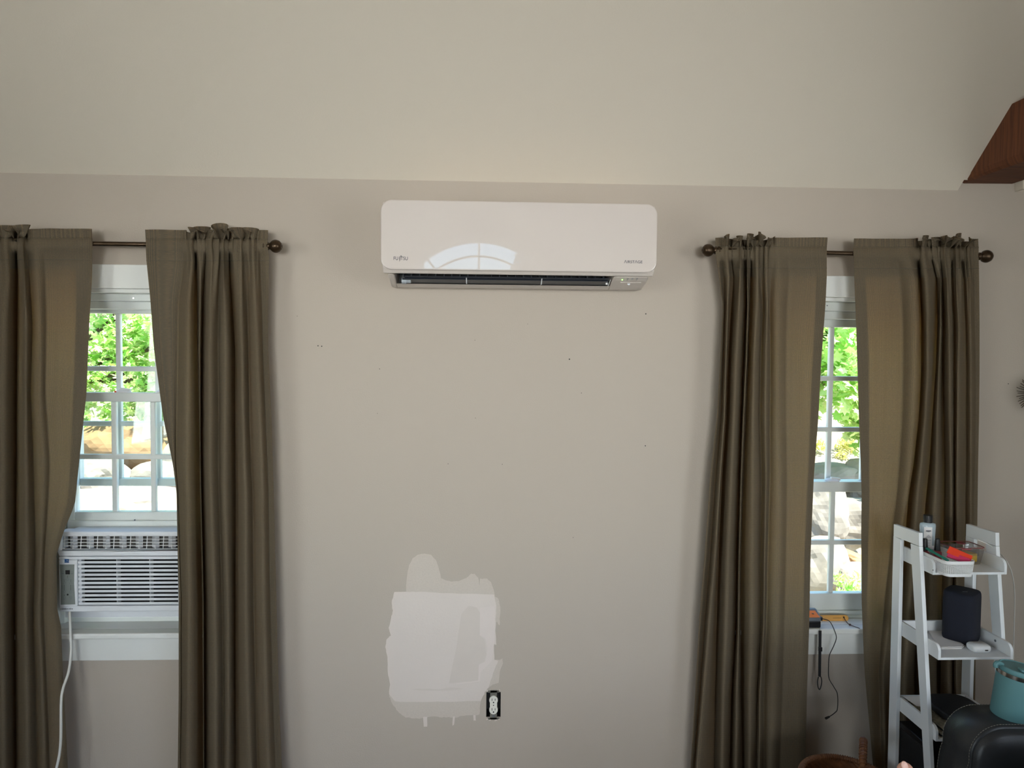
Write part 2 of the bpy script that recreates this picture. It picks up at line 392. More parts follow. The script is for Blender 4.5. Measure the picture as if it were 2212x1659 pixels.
#@@WINDOWS
def rectframe(b, x0, x1, z0, z1, wl, wr, wb, wt, y0, y1):
    b.box((x0, y0, z0), (x0+wl, y1, z1)); b.box((x1-wr, y0, z0), (x1, y1, z1))
    b.box((x0+wl, y0, z0), (x1-wr, y1, z0+wb)); b.box((x0+wl, y0, z1-wt), (x1-wr, y1, z1))
def sash(root, x0, x1, z0, z1, ncol, nrow, yi, rails, mw=.017, lock=True):
    """a sash hung at depth yi (inner face) .. yi+.03"""
    st, rb, rt = rails
    s = MB(); rectframe(s, x0, x1, z0, z1, st, st, rb, rt, yi, yi+.03); so = s.build('sash', 'vinyl_white', root, bevel=.003)
    gx0, gx1, gz0, gz1 = x0+st, x1-st, z0+rb, z1-rt
    for i in range(1, ncol):
        x = gx0+(gx1-gx0)*i/ncol; MB().box((x-mw/2, yi+.006, gz0), (x+mw/2, yi+.022, gz1)).build('muntin', 'vinyl_white', so, bevel=.003)
    for j in range(1, nrow):
        z = gz0+(gz1-gz0)*j/nrow; MB().box((gx0, yi+.0055, z-mw/2), (gx1, yi+.0215, z+mw/2)).build('muntin', 'vinyl_white', so, bevel=.003)
    for i in range(ncol):
        for j in range(nrow):
            MB().box((gx0+(gx1-gx0)*i/ncol, yi+.012, gz0+(gz1-gz0)*j/nrow), (gx0+(gx1-gx0)*(i+1)/ncol, yi+.015, gz0+(gz1-gz0)*(j+1)/nrow)).build('pane', 'glass', so)
    return so
for wi, (cx, hw) in enumerate(WIN):
    left = wi == 0
    ref = 255 if left else 1815
    root = thing('window_%d' % (wi+1), 'w', 'w'); del root['label']; del root['category']; struct(root)
    ztop = P(ref, 571 if left else 596, -.018).z
    cw = .085
    # casing
    MB().box((cx-hw-cw, -.018, ZH), (cx+hw+cw, -.0005, ztop)).build('head_casing', 'trim_white', root, bevel=.002)
    for s in (-1, 1): MB().box((cx+s*hw, -.018, ZS), (cx+s*(hw+cw), -.0005, ZH)).build('side_casing', 'trim_white', root, bevel=.002)
    # jamb liner boards lining the opening
    jt = .012
    MB().box((cx-hw, -.0004, ZH-jt), (cx+hw, WT+.02, ZH-.0005)).build('head_jamb', 'trim_white', root)
    for s in (-1, 1): MB().box((cx+s*hw, -.0004, ZS), (cx+s*(hw-jt), WT+.02, ZH-jt)).build('side_jamb', 'trim_white', root)
    # stool and apron
    zs_b = P(ref, 1382 if left else 1371.5, -.045).z
    MB().box((cx-hw-cw-.03, -.045, zs_b), (cx+hw+cw+.03, -.0006, zs_b+.020)).box((cx-hw+.0005, -.0006, zs_b), (cx+hw-.0005, .085, zs_b+.020)).build('window_stool', 'trim_white', root, bevel=.005)
    MB().box((cx-hw-cw, -.016, P(ref, 1427 if left else 1413.5, -.016).z), (cx+hw+cw, -.0005, zs_b)).build('apron', 'trim_white', root, bevel=.002)
    STZ = zs_b+.020
    # vinyl head: stepped profile
    yv = .045
    zt = ZH-jt; fx0, fx1 = cx-hw+jt, cx+hw-jt
    z1 = P(ref, 650 if left else 672, yv).z; z2 = P(ref, 668 if left else 690, yv+.03).z
    MB().box((fx0, yv, z1), (fx1, WT, zt)).box((fx0, yv+.02, z2), (fx1, WT, z1)).build('vinyl_head', 'vinyl_white', root, bevel=.002)
    for s in (-1, 1):
        MB().box((cx+s*(hw-jt), yv, STZ), (cx+s*(hw-jt-.014), WT, z1)).build('vinyl_jamb', 'vinyl_white', root, bevel=.002)
    sx0, sx1 = fx0+.012, fx1-.012
    yu, yl = .105, .068
    nc = 3 if left else 4
    # upper sash (outer track)
    zu1 = P(ref, 661 if left else 682, yu).z; zu0 = P(ref, 1050 if left else 1060, yu).z
    gt = P(ref, 677 if left else 707, yu).z; gb = P(ref, 1034 if left else 1038, yu).z
    sash(root, sx0, sx1, zu0, zu1, nc, 3, yu, (.026, gb-zu0, zu1-gt))
    # lower sash (inner track); the left one is raised onto the air conditioner
    if left: zl1, zl0, ga, gb = 848, 1141, 868, 1106
    else: zl1, zl0, ga, gb = 1041, 1318, 1063, 1282
    zl1, zl0, ga, gb = [P(ref, v, yl).z for v in (zl1, zl0, ga, gb)]
    so = sash(root, sx0, sx1, zl0, zl1, nc, 2, yl, (.028, gb-zl0, zl1-ga))
    if left:
        MB().box((sx0+.01, yl-.012, zl0), (sx1-.01, yl, zl0+.028)).build('lift_rail', 'vinyl_white', so, bevel=.003)
    # cam locks on the meeting rail
    for lx in ((P(262, 843, yl).x, P(350, 843, yl).x) if left else (P(1802, 1036, yl).x,)):
        l = MB().lathe([(.024, 0), (.024, .004), (.017, .009), (.008, .011)], (lx, yl+.015, zl1), seg=20)
        lo = l.build('sash_lock', 'plastic_white', so, smooth=False)
        MB().box((lx-.008, yl+.004, zl1+.006), (lx+.026, yl+.016, zl1+.014), Matrix.Rotation(.15, 3, 'Y')).build('lock_lever', 'plastic_white', so, bevel=.002)
    if left:
        MB().box((P(252, 843, yl).x-.003, yl-.0095, zl1+.001), (P(252, 843, yl).x+.003, yl-.008, zl1+.006)).build('lock_mark', 'orange_red', so)
        # sill board under the air conditioner
        MB().box((fx0, .06, STZ), (fx1, .10, P(260, 1333, .06).z)).build('sill_board', 'vinyl_white', root, bevel=.002)
        for px, py in ((288, 644),): MB().lathe([(.003, 0), (.003, .001)], P(px, py, yv-.001), 'Y', 10).build('screw', 'steel', root)
        MB().lathe([(.0028, 0), (.0028, .001)], P(291, 1123.5, yl-.0135), 'Y', 10).build('screw', 'device_grey', root)
    else:
        MB().box((fx0, .060, STZ), (fx1, .105, zl0)).build('vinyl_sill', 'vinyl_white', root, bevel=.002)
        MB().box((fx0, .052, STZ), (fx1, .0598, P(ref, 1330, .052).z)).build('sill_stop', 'vinyl_white', root, bevel=.002)
        for px, py in ((1787, 660),): MB().lathe([(.002, 0), (.002, .001)], P(px, py, yv-.001), 'Y', 10).build('screw', 'device_grey', root)
# nail holes and scuffs left in the wall
for px, py, s in ((1395, 678, 2.2), (1230, 776, 2.4), (1394, 963, 2), (687, 747, 2), (695, 748, 2), (820, 797, 1.4), (1256, 849, 1.3), (1026, 735, 1.1), (1027, 903, 1.1), (968, 1002, 1.2), (1085, 1003, 1.2), (1140, 700, 1), (642, 683, 1), (1238, 1161, 1.1), (2178, 829, 1.6), (815, 893, 1)):
    q = P(px, py, 0); MB().lathe([(s/650/1.6, -.0006), (s/650/1.6, .0004)], q, 'Y', 8).build('nail_hole', 'dark', wf)
#@@PATCH
def patch(name, pts, m, lift, jit=0, n=3):
    pts = [(a, b) for a, b in pts]; out = []
    for i in range(len(pts)):
        a, c = pts[i], pts[(i+1) % len(pts)]
        for k in range(n):
            t = k/n; x = a[0]+(c[0]-a[0])*t; y = a[1]+(c[1]-a[1])*t
            out.append(P(x+random.uniform(-jit, jit), y+random.uniform(-jit, jit), -lift))
    from mathutils.geometry import tessellate_polygon
    tri = tessellate_polygon([[Vector((p.x, p.z, 0)) for p in out]]); fs_ = []
    for a, b_, c in tri:
        n_ = (out[b_]-out[a]).cross(out[c]-out[a]); fs_.append((a, b_, c) if n_.y < 0 else (a, c, b_))
    return mesh(name, out, fs_, m, wf)
K = 3.7706
def C8(l): return [(800+x/K, 1160+y/K) for x, y in l]
patch('roller_stroke', C8([(290, 460), (293, 400), (302, 300), (315, 230), (345, 175), (385, 145), (440, 135), (495, 145), (530, 185), (555, 240), (570, 310), (580, 380), (580, 470)]), 'primer_thin', .0006, .5)
patch('roller_stroke', C8([(575, 470), (580, 335), (610, 350), (660, 362), (720, 360), (780, 335), (820, 300), (850, 300), (880, 335), (890, 400), (890, 480)]), 'primer_thin', .0009, .6)
patch('roller_stroke', C8([(885, 480), (892, 340), (950, 340), (985, 370), (1005, 430), (1015, 490)]), 'primer_thin', .0012, .6)
patch('roller_stroke', C8([(1010, 480), (1040, 500), (1060, 570), (1055, 640), (1052, 720), (1030, 690), (1010, 700)]), 'primer_thin', .0006, .8)
patch('roller_stroke', C8([(1000, 1005), (1045, 1000), (1075, 990), (1082, 1030), (1055, 1090), (1045, 1190), (1000, 1200), (960, 1230)]), 'primer_thin', .0006, .8)
patch('roller_stroke', C8([(150, 1290), (175, 1350), (220, 1420), (290, 1470), (400, 1478), (520, 1462), (600, 1468), (700, 1470), (780, 1450), (890, 1448), (900, 1330), (200, 1300)]), 'primer_thin', .0005, 1.0, 5)
patch('paint_patch', C8([(195, 445), (290, 448), (400, 445), (580, 455), (890, 465), (1010, 470), (1025, 560), (1022, 640), (1020, 760), (1025, 880), (1005, 870), (1010, 1000), (1040, 1010), (1010, 1080), (985, 1160), (960, 1230), (935, 1260), (900, 1335), (700, 1340), (400, 1345), (200, 1340), (150, 1280), (162, 1200), (140, 1100), (138, 980), (122, 900), (130, 840), (165, 800), (150, 740), (170, 660), (182, 600), (172, 540)]), 'primer', .0018, .7, 4)
patch('paint_patch', C8([(895, 575), (1015, 560), (1010, 860), (990, 1010), (900, 1100), (890, 1180), (700, 1200), (700, 1190), (878, 1170), (885, 1040), (940, 1010), (955, 900), (935, 820), (893, 800)]), 'primer_fresh', .0026, .5)
patch('paint_patch', C8([(740, 625), (800, 560), (870, 575), (893, 620), (890, 800), (930, 830), (945, 960), (920, 1060), (885, 1080), (880, 1185), (640, 1190), (700, 900)]), 'primer_stain', .0022, .4)
patch('paint_patch', C8([(330, 1240), (420, 1235), (560, 1240), (650, 1225), (760, 1235), (650, 1252), (420, 1252)]), 'primer_stain', .0022, .3)
for l in ([(430, 1465), (462, 1465), (464, 1545), (434, 1545)], [(672, 1462), (690, 1462), (682, 1530), (668, 1538)], [(838, 1450), (858, 1450), (858, 1495), (842, 1495)]):
    patch('paint_drip', C8(l), 'primer', .0012, .3)
#@@OUTLET
r = thing('wall_outlet', 'white duplex outlet without a cover plate in its open black box low in the wall', 'outlet')
cx, cz = OB.x, OB.z; u = 1/650
bx = MB(); bx.box((cx-.0243, .002, cz-.0428), (cx-.0228, .055, cz+.0428)).box((cx+.0228, .002, cz-.0428), (cx+.0243, .055, cz+.0428)).box((cx-.0228, .002, cz-.0428), (cx+.0228, .055, cz-.0413)).box((cx-.0228, .002, cz+.0413), (cx+.0228, .055, cz+.0428)).box((cx-.0243, .053, cz-.0428), (cx+.0243, .055, cz+.0428)).build('box', 'dark', r)
st = MB(); st.box((cx-.012, -.002, cz+.030), (cx+.012, -.0008, cz+.0505)).box((cx-.019, -.002, cz+.042), (cx+.019, -.0008, cz+.0495)).box((cx-.012, -.002, cz-.0515), (cx+.012, -.0008, cz-.030)).box((cx-.020, -.002, cz-.0505), (cx+.020, -.0008, cz-.044)).box((cx-.010, -.0008, cz-.03), (cx+.010, .001, cz+.03)).build('mounting_strap', 'galvanised', r, bevel=.001)
for s in (1, -1):
    zc = cz+s*.0165+.001
    pts = []
    for k in range(28):
        t = 2*math.pi*k/28; x = .0146*math.cos(t); z = .0146*math.sin(t)
        if s > 0: z = max(z*1.05, -.0125)
        else: z = min(z*1.05, .0125)
        pts.append((cx+x, -.0065, zc+z))
    f = MB().prism(pts, (0, .006, 0)).build('receptacle_face', 'outlet_white', r, bevel=.0008)
    for dx, h in ((-.0052, .0082), (.0054, .0066)): MB().box((cx+dx-.0009, -.0069, zc+.0025-h/2), (cx+dx+.0009, -.0064, zc+.0025+h/2)).build('slot', 'dark', f)
    MB().lathe([(.0024, -.0005), (.0024, .0003)], (cx, -.0064, zc-.007), 'Y', 12).build('ground_hole', 'dark', f)
MB().box((cx-.0125, -.0055, cz-.006), (cx+.0125, -.001, cz+.007)).build('receptacle_body', 'outlet_white', r, bevel=.001)
MB().lathe([(.0018, -.0004), (.0018, .0003)], (cx, -.0056, cz), 'Y', 12).build('screw', 'dark', r)
MB().lathe([(.0035, -.001), (.0035, .0003)], (cx, -.0021, cz-.038), 'Y', 14).build('screw', 'device_grey', r)
for dx, dz, w in ((-.021, -.049, .006), (-.012, -.0525, .007), (.010, -.0525, .006), (.019, -.050, .005), (-.021, .049, .004), (.020, .050, .003), (.006, -.0545, .004)):
    MB().box((cx+dx-w/2, -.0022, cz+dz-.0016), (cx+dx+w/2, -.0002, cz+dz+.0018), Matrix.Rotation(dx*20, 3, 'Y')).build('plaster_crumb', 'primer', r)
finish(r, (cx, 0, cz-.05))
#@@SPLIT
r = thing('split_air_conditioner', 'glossy white wall mounted split air conditioner with its louvre slot open', 'air conditioner')
yf = -.215
a = P(822, 430, yf); c = P(1420, 588, yf); cxs = (P(822, 500, yf).x+P(1420, 515, yf).x)/2; hw = (P(1420, 515, yf).x-P(822, 500, yf).x)/2
zt = P(1120, 435.5, yf).z; zb = P(1120, 585.5, yf).z; rad = .033
def rrect(x0, x1, z0, z1, r, y, n=8):
    pts = []
    for (qx, qz, a0) in ((x1-r, z1-r, 0), (x0+r, z1-r, 90), (x0+r, z0+r, 180), (x1-r, z0+r, 270)):
        for k in range(n+1):
            t = math.radians(a0+90*k/n); pts.append((qx+r*math.cos(t), y, qz+r*math.sin(t)))
    return pts
MB().prism(rrect(cxs-hw, cxs+hw, zb, zt, rad, yf), (0, .012, 0)).build('front_panel', 'split_white', r, bevel=.004, seg=3)
# body behind the panel
z592 = P(1120, 594, -.19).z; z617 = P(1120, 619, -.105).z; z622 = P(1120, 623.5, -.085).z
bx0, bx1 = cxs-hw+.004, cxs+hw-.004
prof = [(-.001, zt-.004), (-.195, zt-.003), (-.2025, zt-.010), (-.2025, zb+.006), (-.19, z592), (-.06, z592+.02), (-.001, z592+.02)]
MB().prism([(bx0, y, z) for y, z in prof], (bx1-bx0, 0, 0)).build('housing', 'split_body', r, bevel=.004)
# end cheeks of the sloping underside
low = [(-.001, z592+.0195), (-.06, z592+.0195), (-.19, z592-.0005), (-.165, P(1120, 604, -.16).z), (-.108, z617), (-.088, z622), (-.001, z622+.004)]
sx0 = P(853, 600, -.16).x; sx1 = P(1322, 605, -.16).x
def cheek(xa, xb): 
    return MB().prism([(xa, y, z) for y, z in low], (xb-xa, 0, 0)).build('end_cheek', 'split_body', r, bevel=.006, seg=3)
cheek(bx0+.012, sx0); cheek(sx1, bx1-.012)
MB().prism([(sx0, y, z) for y, z in ((-.122, z617+.003), (-.108, z617), (-.088, z622), (-.001, z622+.004), (-.001, z617+.014), (-.06, z617+.012))], (sx1-sx0, 0, 0)).build('bottom_lip', 'split_body', r)
MB().box((sx0-.001, -.05, z592+.019), (sx1+.001, -.002, z617+.012)).build('outlet_duct', 'dark', r)
# dark air flap: slightly bowed plate
fl = [(-.156, z592-.009), (-.161, z592-.013), (-.121, z617+.005), (-.115, z617+.009)]
MB().prism([(sx0+.022, y, z) for y, z in fl], (sx1-sx0-.034, 0, 0)).build('air_flap', 'vane', r, bevel=.002)
fl = [(-.168, z592-.004), (-.170, z592-.0065), (-.158, z592-.010), (-.156, z592-.0075)]
MB().prism([(sx0+.03, y, z) for y, z in fl], (sx1-sx0-.04, 0, 0)).build('air_flap', 'vane', r)
for px in (1008, 1169): 
    x = P(px, 606, -.14).x; MB().prism([(x-.0015, y, z) for y, z in ((-.168, z592-.006), (-.15, z592-.024), (-.12, z617+.004), (-.08, z617+.012), (-.08, z592))], (.003, 0, 0)).build('flap_bracket', 'ac_grey', r)
x = P(876, 604, -.15).x
MB().lathe([(.010, -.012), (.010, .003), (.007, .003), (.007, .016)], (x, -.142, z592-.017), 'X', 20).build('flap_motor', 'clear_grey', r)
x = P(1311, 606, -.15).x
MB().lathe([(.004, -.003), (.004, .003)], (x, -.145, z592-.018), 'X', 12).build('flap_pin', 'plastic_white', r)
MB().prism([(sx1-.006, y, z) for y, z in ((-.165, z592-.008), (-.12, z617+.003), (-.1, z617+.008), (-.1, z592))], (.002, 0, 0)).build('flap_bracket', 'plastic_white', r)
# vanes behind the flap
for i in range(26):
    x = sx0+.02+(sx1-sx0-.04)*i/25
    MB().box((x-.0008, -.11, z592+.012), (x+.0008, -.07, z617+.014)).build('vane', 'vane', r)
# status lights and marks on the sloping right cheek
def onslope(px, py):
    q_ = py-(px-1120)*.0118; y = -.19+(q_-594)/10*.025 if q_ < 604 else -.165+(q_-604)/15*.057
    return P(px, py, y-.0008)
sl = Matrix.Rotation(-math.atan2(.082, z592-z617), 3, 'X')
for px, m, w in ((1344, 'led', .004), (1355, 'ac_panel', .003), (1365, 'ac_panel', .003), (1375, 'ac_panel', .003)):
    q = onslope(px, 604.5); MB().box((q.x-w/2, q.y-.001, q.z-.0022 if m == 'led' else q.z-.001), (q.x+w/2, q.y+.001, q.z+.0022 if m == 'led' else q.z+.001), sl).build('status_light', m, r)
    if m != 'led':
        q = onslope(px+1, 602); MB().box((q.x-.003, q.y-.001, q.z-.0008), (q.x+.003, q.y+.001, q.z+.0008), sl).build('printed_icon', 'device_grey', r)
q0 = onslope(1340, 610); q1 = onslope(1385, 610.7); MB().tube([q0, q1], .0012, 6).build('receiver_ridge', 'split_white', r)
q = onslope(1358, 613); MB().lathe([(.0045, -.001), (.0045, .001)], q, 'Y', 16).build('receiver_eye', 'ac_grey', r)
q = P(865.5, 558.5, yf-.0003); ts = .0205
text('FU ITSU', 'ink', q, .0145, r, sx=.86, bold=.00005)
j = spline([(q.x-.0045, yf-.0004, q.z-.0078), (q.x-.0030, yf-.0004, q.z-.0062), (q.x-.0028, yf-.0004, q.z+.004), (q.x-.0005, yf-.0004, q.z+.0075), (q.x+.0020, yf-.0004, q.z+.0085), (q.x+.0030, yf-.0004, q.z+.0062), (q.x+.0010, yf-.0004, q.z+.0056)], 4)
MB().tube(j, .0006, 6).build('lettering', 'ink', r)
text('\u039bIRST\u039bGE', 'ink', P(1368, 566, yf-.0003), .0118, r, sx=1.06, bold=.00004)
finish(r, (cxs, 0, z622))
#@@WINAC
r = thing('window_air_conditioner', 'white window air conditioner with louvred grille sitting in the left window', 'air conditioner')
yf = -.034
A0 = P(125.5, 1149, yf); A1 = P(397, 1322, yf); x0, x1 = A0.x, A1.x; z1, z0 = A0.z, P(127, 1322, yf).z
zmid = P(130, 1202, yf).z
S = 1/(F_PX/(CD+yf))
X = lambda px: P(px, 1230, yf).x
Z = lambda py: P(255, py, yf).z
# cabinet (sheet metal box through the window)
MB().box((x0+.012, yf+.05, z0+.006), (x1-.012, .26, z1-.004)).build('cabinet', 'ac_white', r, bevel=.004)
MB().box((x0+.03, .064, z1-.0035), (x1-.03, .10, z1+.004)).build('top_flange', 'ac_white', r)
# front bezel: frame pieces around discharge grille and intake grille
b = MB()
gx0, gx1 = X(172), X(383.5)
dz1, dz0 = Z(1157), Z(1190)
b.box((x0, yf, dz1), (x1, yf+.05, z1)); b.box((x0, yf, dz0), (X(133), yf+.05, dz1)); b.box((X(391), yf, dz0), (x1, yf+.05, dz1)); b.box((x0, yf, zmid), (x1, yf+.05, dz0))
bmesh.ops.remove_doubles(b.b, verts=b.b.verts, dist=1e-5)
b.build('top_bezel', 'ac_white', r, bevel=.004, seg=3)
b = MB()
iz1, iz0 = Z(1209), Z(1309)
b.box((x0, yf, iz1), (x1, yf+.05, zmid-.0015)).box((x0, yf, iz0), (X(166), yf+.05, iz1)).box((gx1, yf, iz0), (x1, yf+.05, iz1)).box((x0, yf, z0), (x1, yf+.05, iz0))
b.build('front_bezel', 'ac_white', r, bevel=.003)
MB().box((X(166), yf+.035, iz0), (gx1, yf+.049, iz1)).build('filter_recess', 'dark', r)
MB().box((X(133), yf+.04, dz0), (X(391), yf+.049, dz1)).build('discharge_recess', 'ac_shade', r)
# 10 slanted louvre slats
n = 11; top = Z(1215); bot = Z(1304)
for i in range(n):
    z = top+(bot-top)*i/(n-1)
    q = [(X(168), yf+.001, z+.0045), (X(168), yf+.001, z-.0036), (X(168), yf+.020, z-.0075), (X(168), yf+.020, z-.0045)]
    MB().prism([(a_, b_, c_) for a_, b_, c_ in q], (gx1-X(168), 0, 0)).build('louvre_slat', 'ac_white', r, bevel=.0008)
for px in (250, 321.5): MB().box((X(px)-.001, yf+.006, iz0), (X(px)+.001, yf+.03, iz1)).build('grille_divider', 'ac_grey', r)
MB().box((X(166), yf+.012, iz0), (X(171.5), yf+.03, iz1)).build('grille_edge', 'ac_white', r)
# discharge louvres: wires and upright vanes
for i in range(5):
    z = Z(1159+i*7); MB().tube([(X(134.5), yf+.008, z), (X(390), yf+.008, z)], .0011, 6).build('louvre_wire', 'plastic_white', r)
for i in range(8):
    x = X(138+i*35.7); MB().tube([(x, yf+.0085, Z(1158)), (x-.003, yf+.0085, Z(1187))], .0013, 6).build('louvre_wire', 'plastic_white', r)
    x2 = x+.012; MB().box((x2, yf+.014, Z(1187)), (x2+.014, yf+.036, Z(1160)), Matrix.Rotation(.9, 3, 'Z')).build('discharge_vane', 'ac_grey', r, bevel=.001)
for i in range(7):
    x = X(155+i*35.7); MB().tube([(x, yf+.0085, Z(1180)), (x, yf+.0085, Z(1187))], .0011, 6).build('louvre_wire', 'plastic_white', r)
MB().box((X(133), yf+.006, Z(1189.5)), (X(391), yf+.03, Z(1187.5))).build('grille_edge', 'device_grey', r)
# control panel
cpn = MB().prism([(X(129.5), yf-.0006, Z(1219)), (X(161), yf-.0006, Z(1219)), (X(159.8), yf-.0006, Z(1260)), (X(161.5), yf-.0006, Z(1305)), (X(130), yf-.0006, Z(1305.5)), (X(131), yf-.0006, Z(1262))], (0, .001, 0)).build('control_panel', 'ac_panel', r)
MB().box((X(141.6), yf-.0012, Z(1240)), (X(150.8), yf-.0005, Z(1231.2))).build('display', 'dark', cpn)
def btn(px, py, rr, m='device_grey'):
    q = P(px, py, yf-.0007); bb = MB()
    for k in range(16):
        t0, t1 = 2*math.pi*k/16, 2*math.pi*(k+1)/16
        bb.prism([(q.x+R_*math.cos(t), q.y, q.z+R_*math.sin(t)) for R_, t in ((rr, t0), (rr-.0005, t0), (rr-.0005, t1), (rr, t1))], (0, .0006, 0))
    bb.build('button', m, cpn)
for px, py in ((136, 1236), (155, 1236), (146, 1252), (139, 1259.5), (153, 1260), (139, 1290), (153, 1290), (139, 1278), (153, 1279)): btn(px, py, .0036)
for px, py, rr in ((146, 1244.3, .0009), (146, 1247, .0009), (139, 1255, .0009), (153, 1255, .0009), (139, 1265, .001), (139, 1268, .001), (139, 1271, .001), (139, 1274, .001), (153, 1265, .001), (153, 1268, .001), (153, 1271, .001), (153, 1274, .001), (139.2, 1285.6, .001), (146.2, 1284.5, .0028)):
    MB().lathe([(rr, -.0004), (rr, .0002)], P(px, py, yf-.0008), 'Y', 12).build('indicator', 'dark', cpn)
# small printed rows next to the buttons
for px, py, w in ((136, 1239.6, 6), (155, 1239.6, 6), (134, 1265, 3), (134, 1268, 3), (134, 1271, 3), (157, 1265, 3), (157, 1268, 3), (157, 1271, 3), (157, 1274, 3), (139, 1252, 4), (153, 1252, 3), (139, 1294, 5), (153, 1294, 3)):
    q = P(px, py, yf-.0007); MB().box((q.x-w*S/2, q.y-.0002, q.z-.0005), (q.x+w*S/2, q.y+.0002, q.z+.0005)).build('printed_word', 'device_grey', cpn)
# blue efficiency sticker
e = MB().box((X(140), yf-.0006, Z(1215.5)), (X(149), yf+.0002, Z(1207.2))).build('sticker', 'blue_label', r)
q = P(144.5, 1210.8, yf-.0008)
star = []
for k in range(10):
    t = math.pi/2+k*math.pi/5; rr = .0032 if k % 2 == 0 else .0013; star.append((q.x+.001+rr*math.cos(t), q.y, q.z+rr*math.sin(t)))
MB().prism(star, (0, .0003, 0)).build('star', 'clear_grey', e)
MB().box((X(141), yf-.0009, Z(1214.4)), (X(148), yf-.0005, Z(1213.7))).build('printed_line', 'clear_grey', e)
text('Comfort-Aire', 'ink', P(143.3, 1315.2, yf-.0005), .0080, r, shear=.55, sx=.86, bold=.00004)
# lower chassis lip and the side curtain panels filling the opening
MB().box((WIN[0][0]-WIN[0][1]+.0265, .050, P(260, 1333, .05).z), (x1-.02, .058, z0+.02)).build('chassis_lip', 'ac_white', r)
for xa, xb in ((WIN[0][0]-WIN[0][1]+.0265, x0+.0115), (x1-.0115, WIN[0][0]+WIN[0][1]-.0265)):
    if xb-xa > .004: MB().box((xa, .066, z0), (xb, .08, z1)).build('side_panel', 'vinyl_white', r)
cab = spline([P(150.5, 1318, -.01), P(150.7, 1330, -.045), P(152.5, 1378, -.056), P(153.5, 1404, -.060), P(148.3, 1450, -.085), P(136, 1488, -.12), P(132, 1520, -.135), P(131, 1603, -.14), P(122, 1659, -.145), P(95, 1740, -.15), P(60, 1790, -.15)], 8)
MB().tube(cab, .0039, 10).build('power_cord', 'cord_white', r, smooth=True)
finish(r, ((x0+x1)/2, .06, z0))
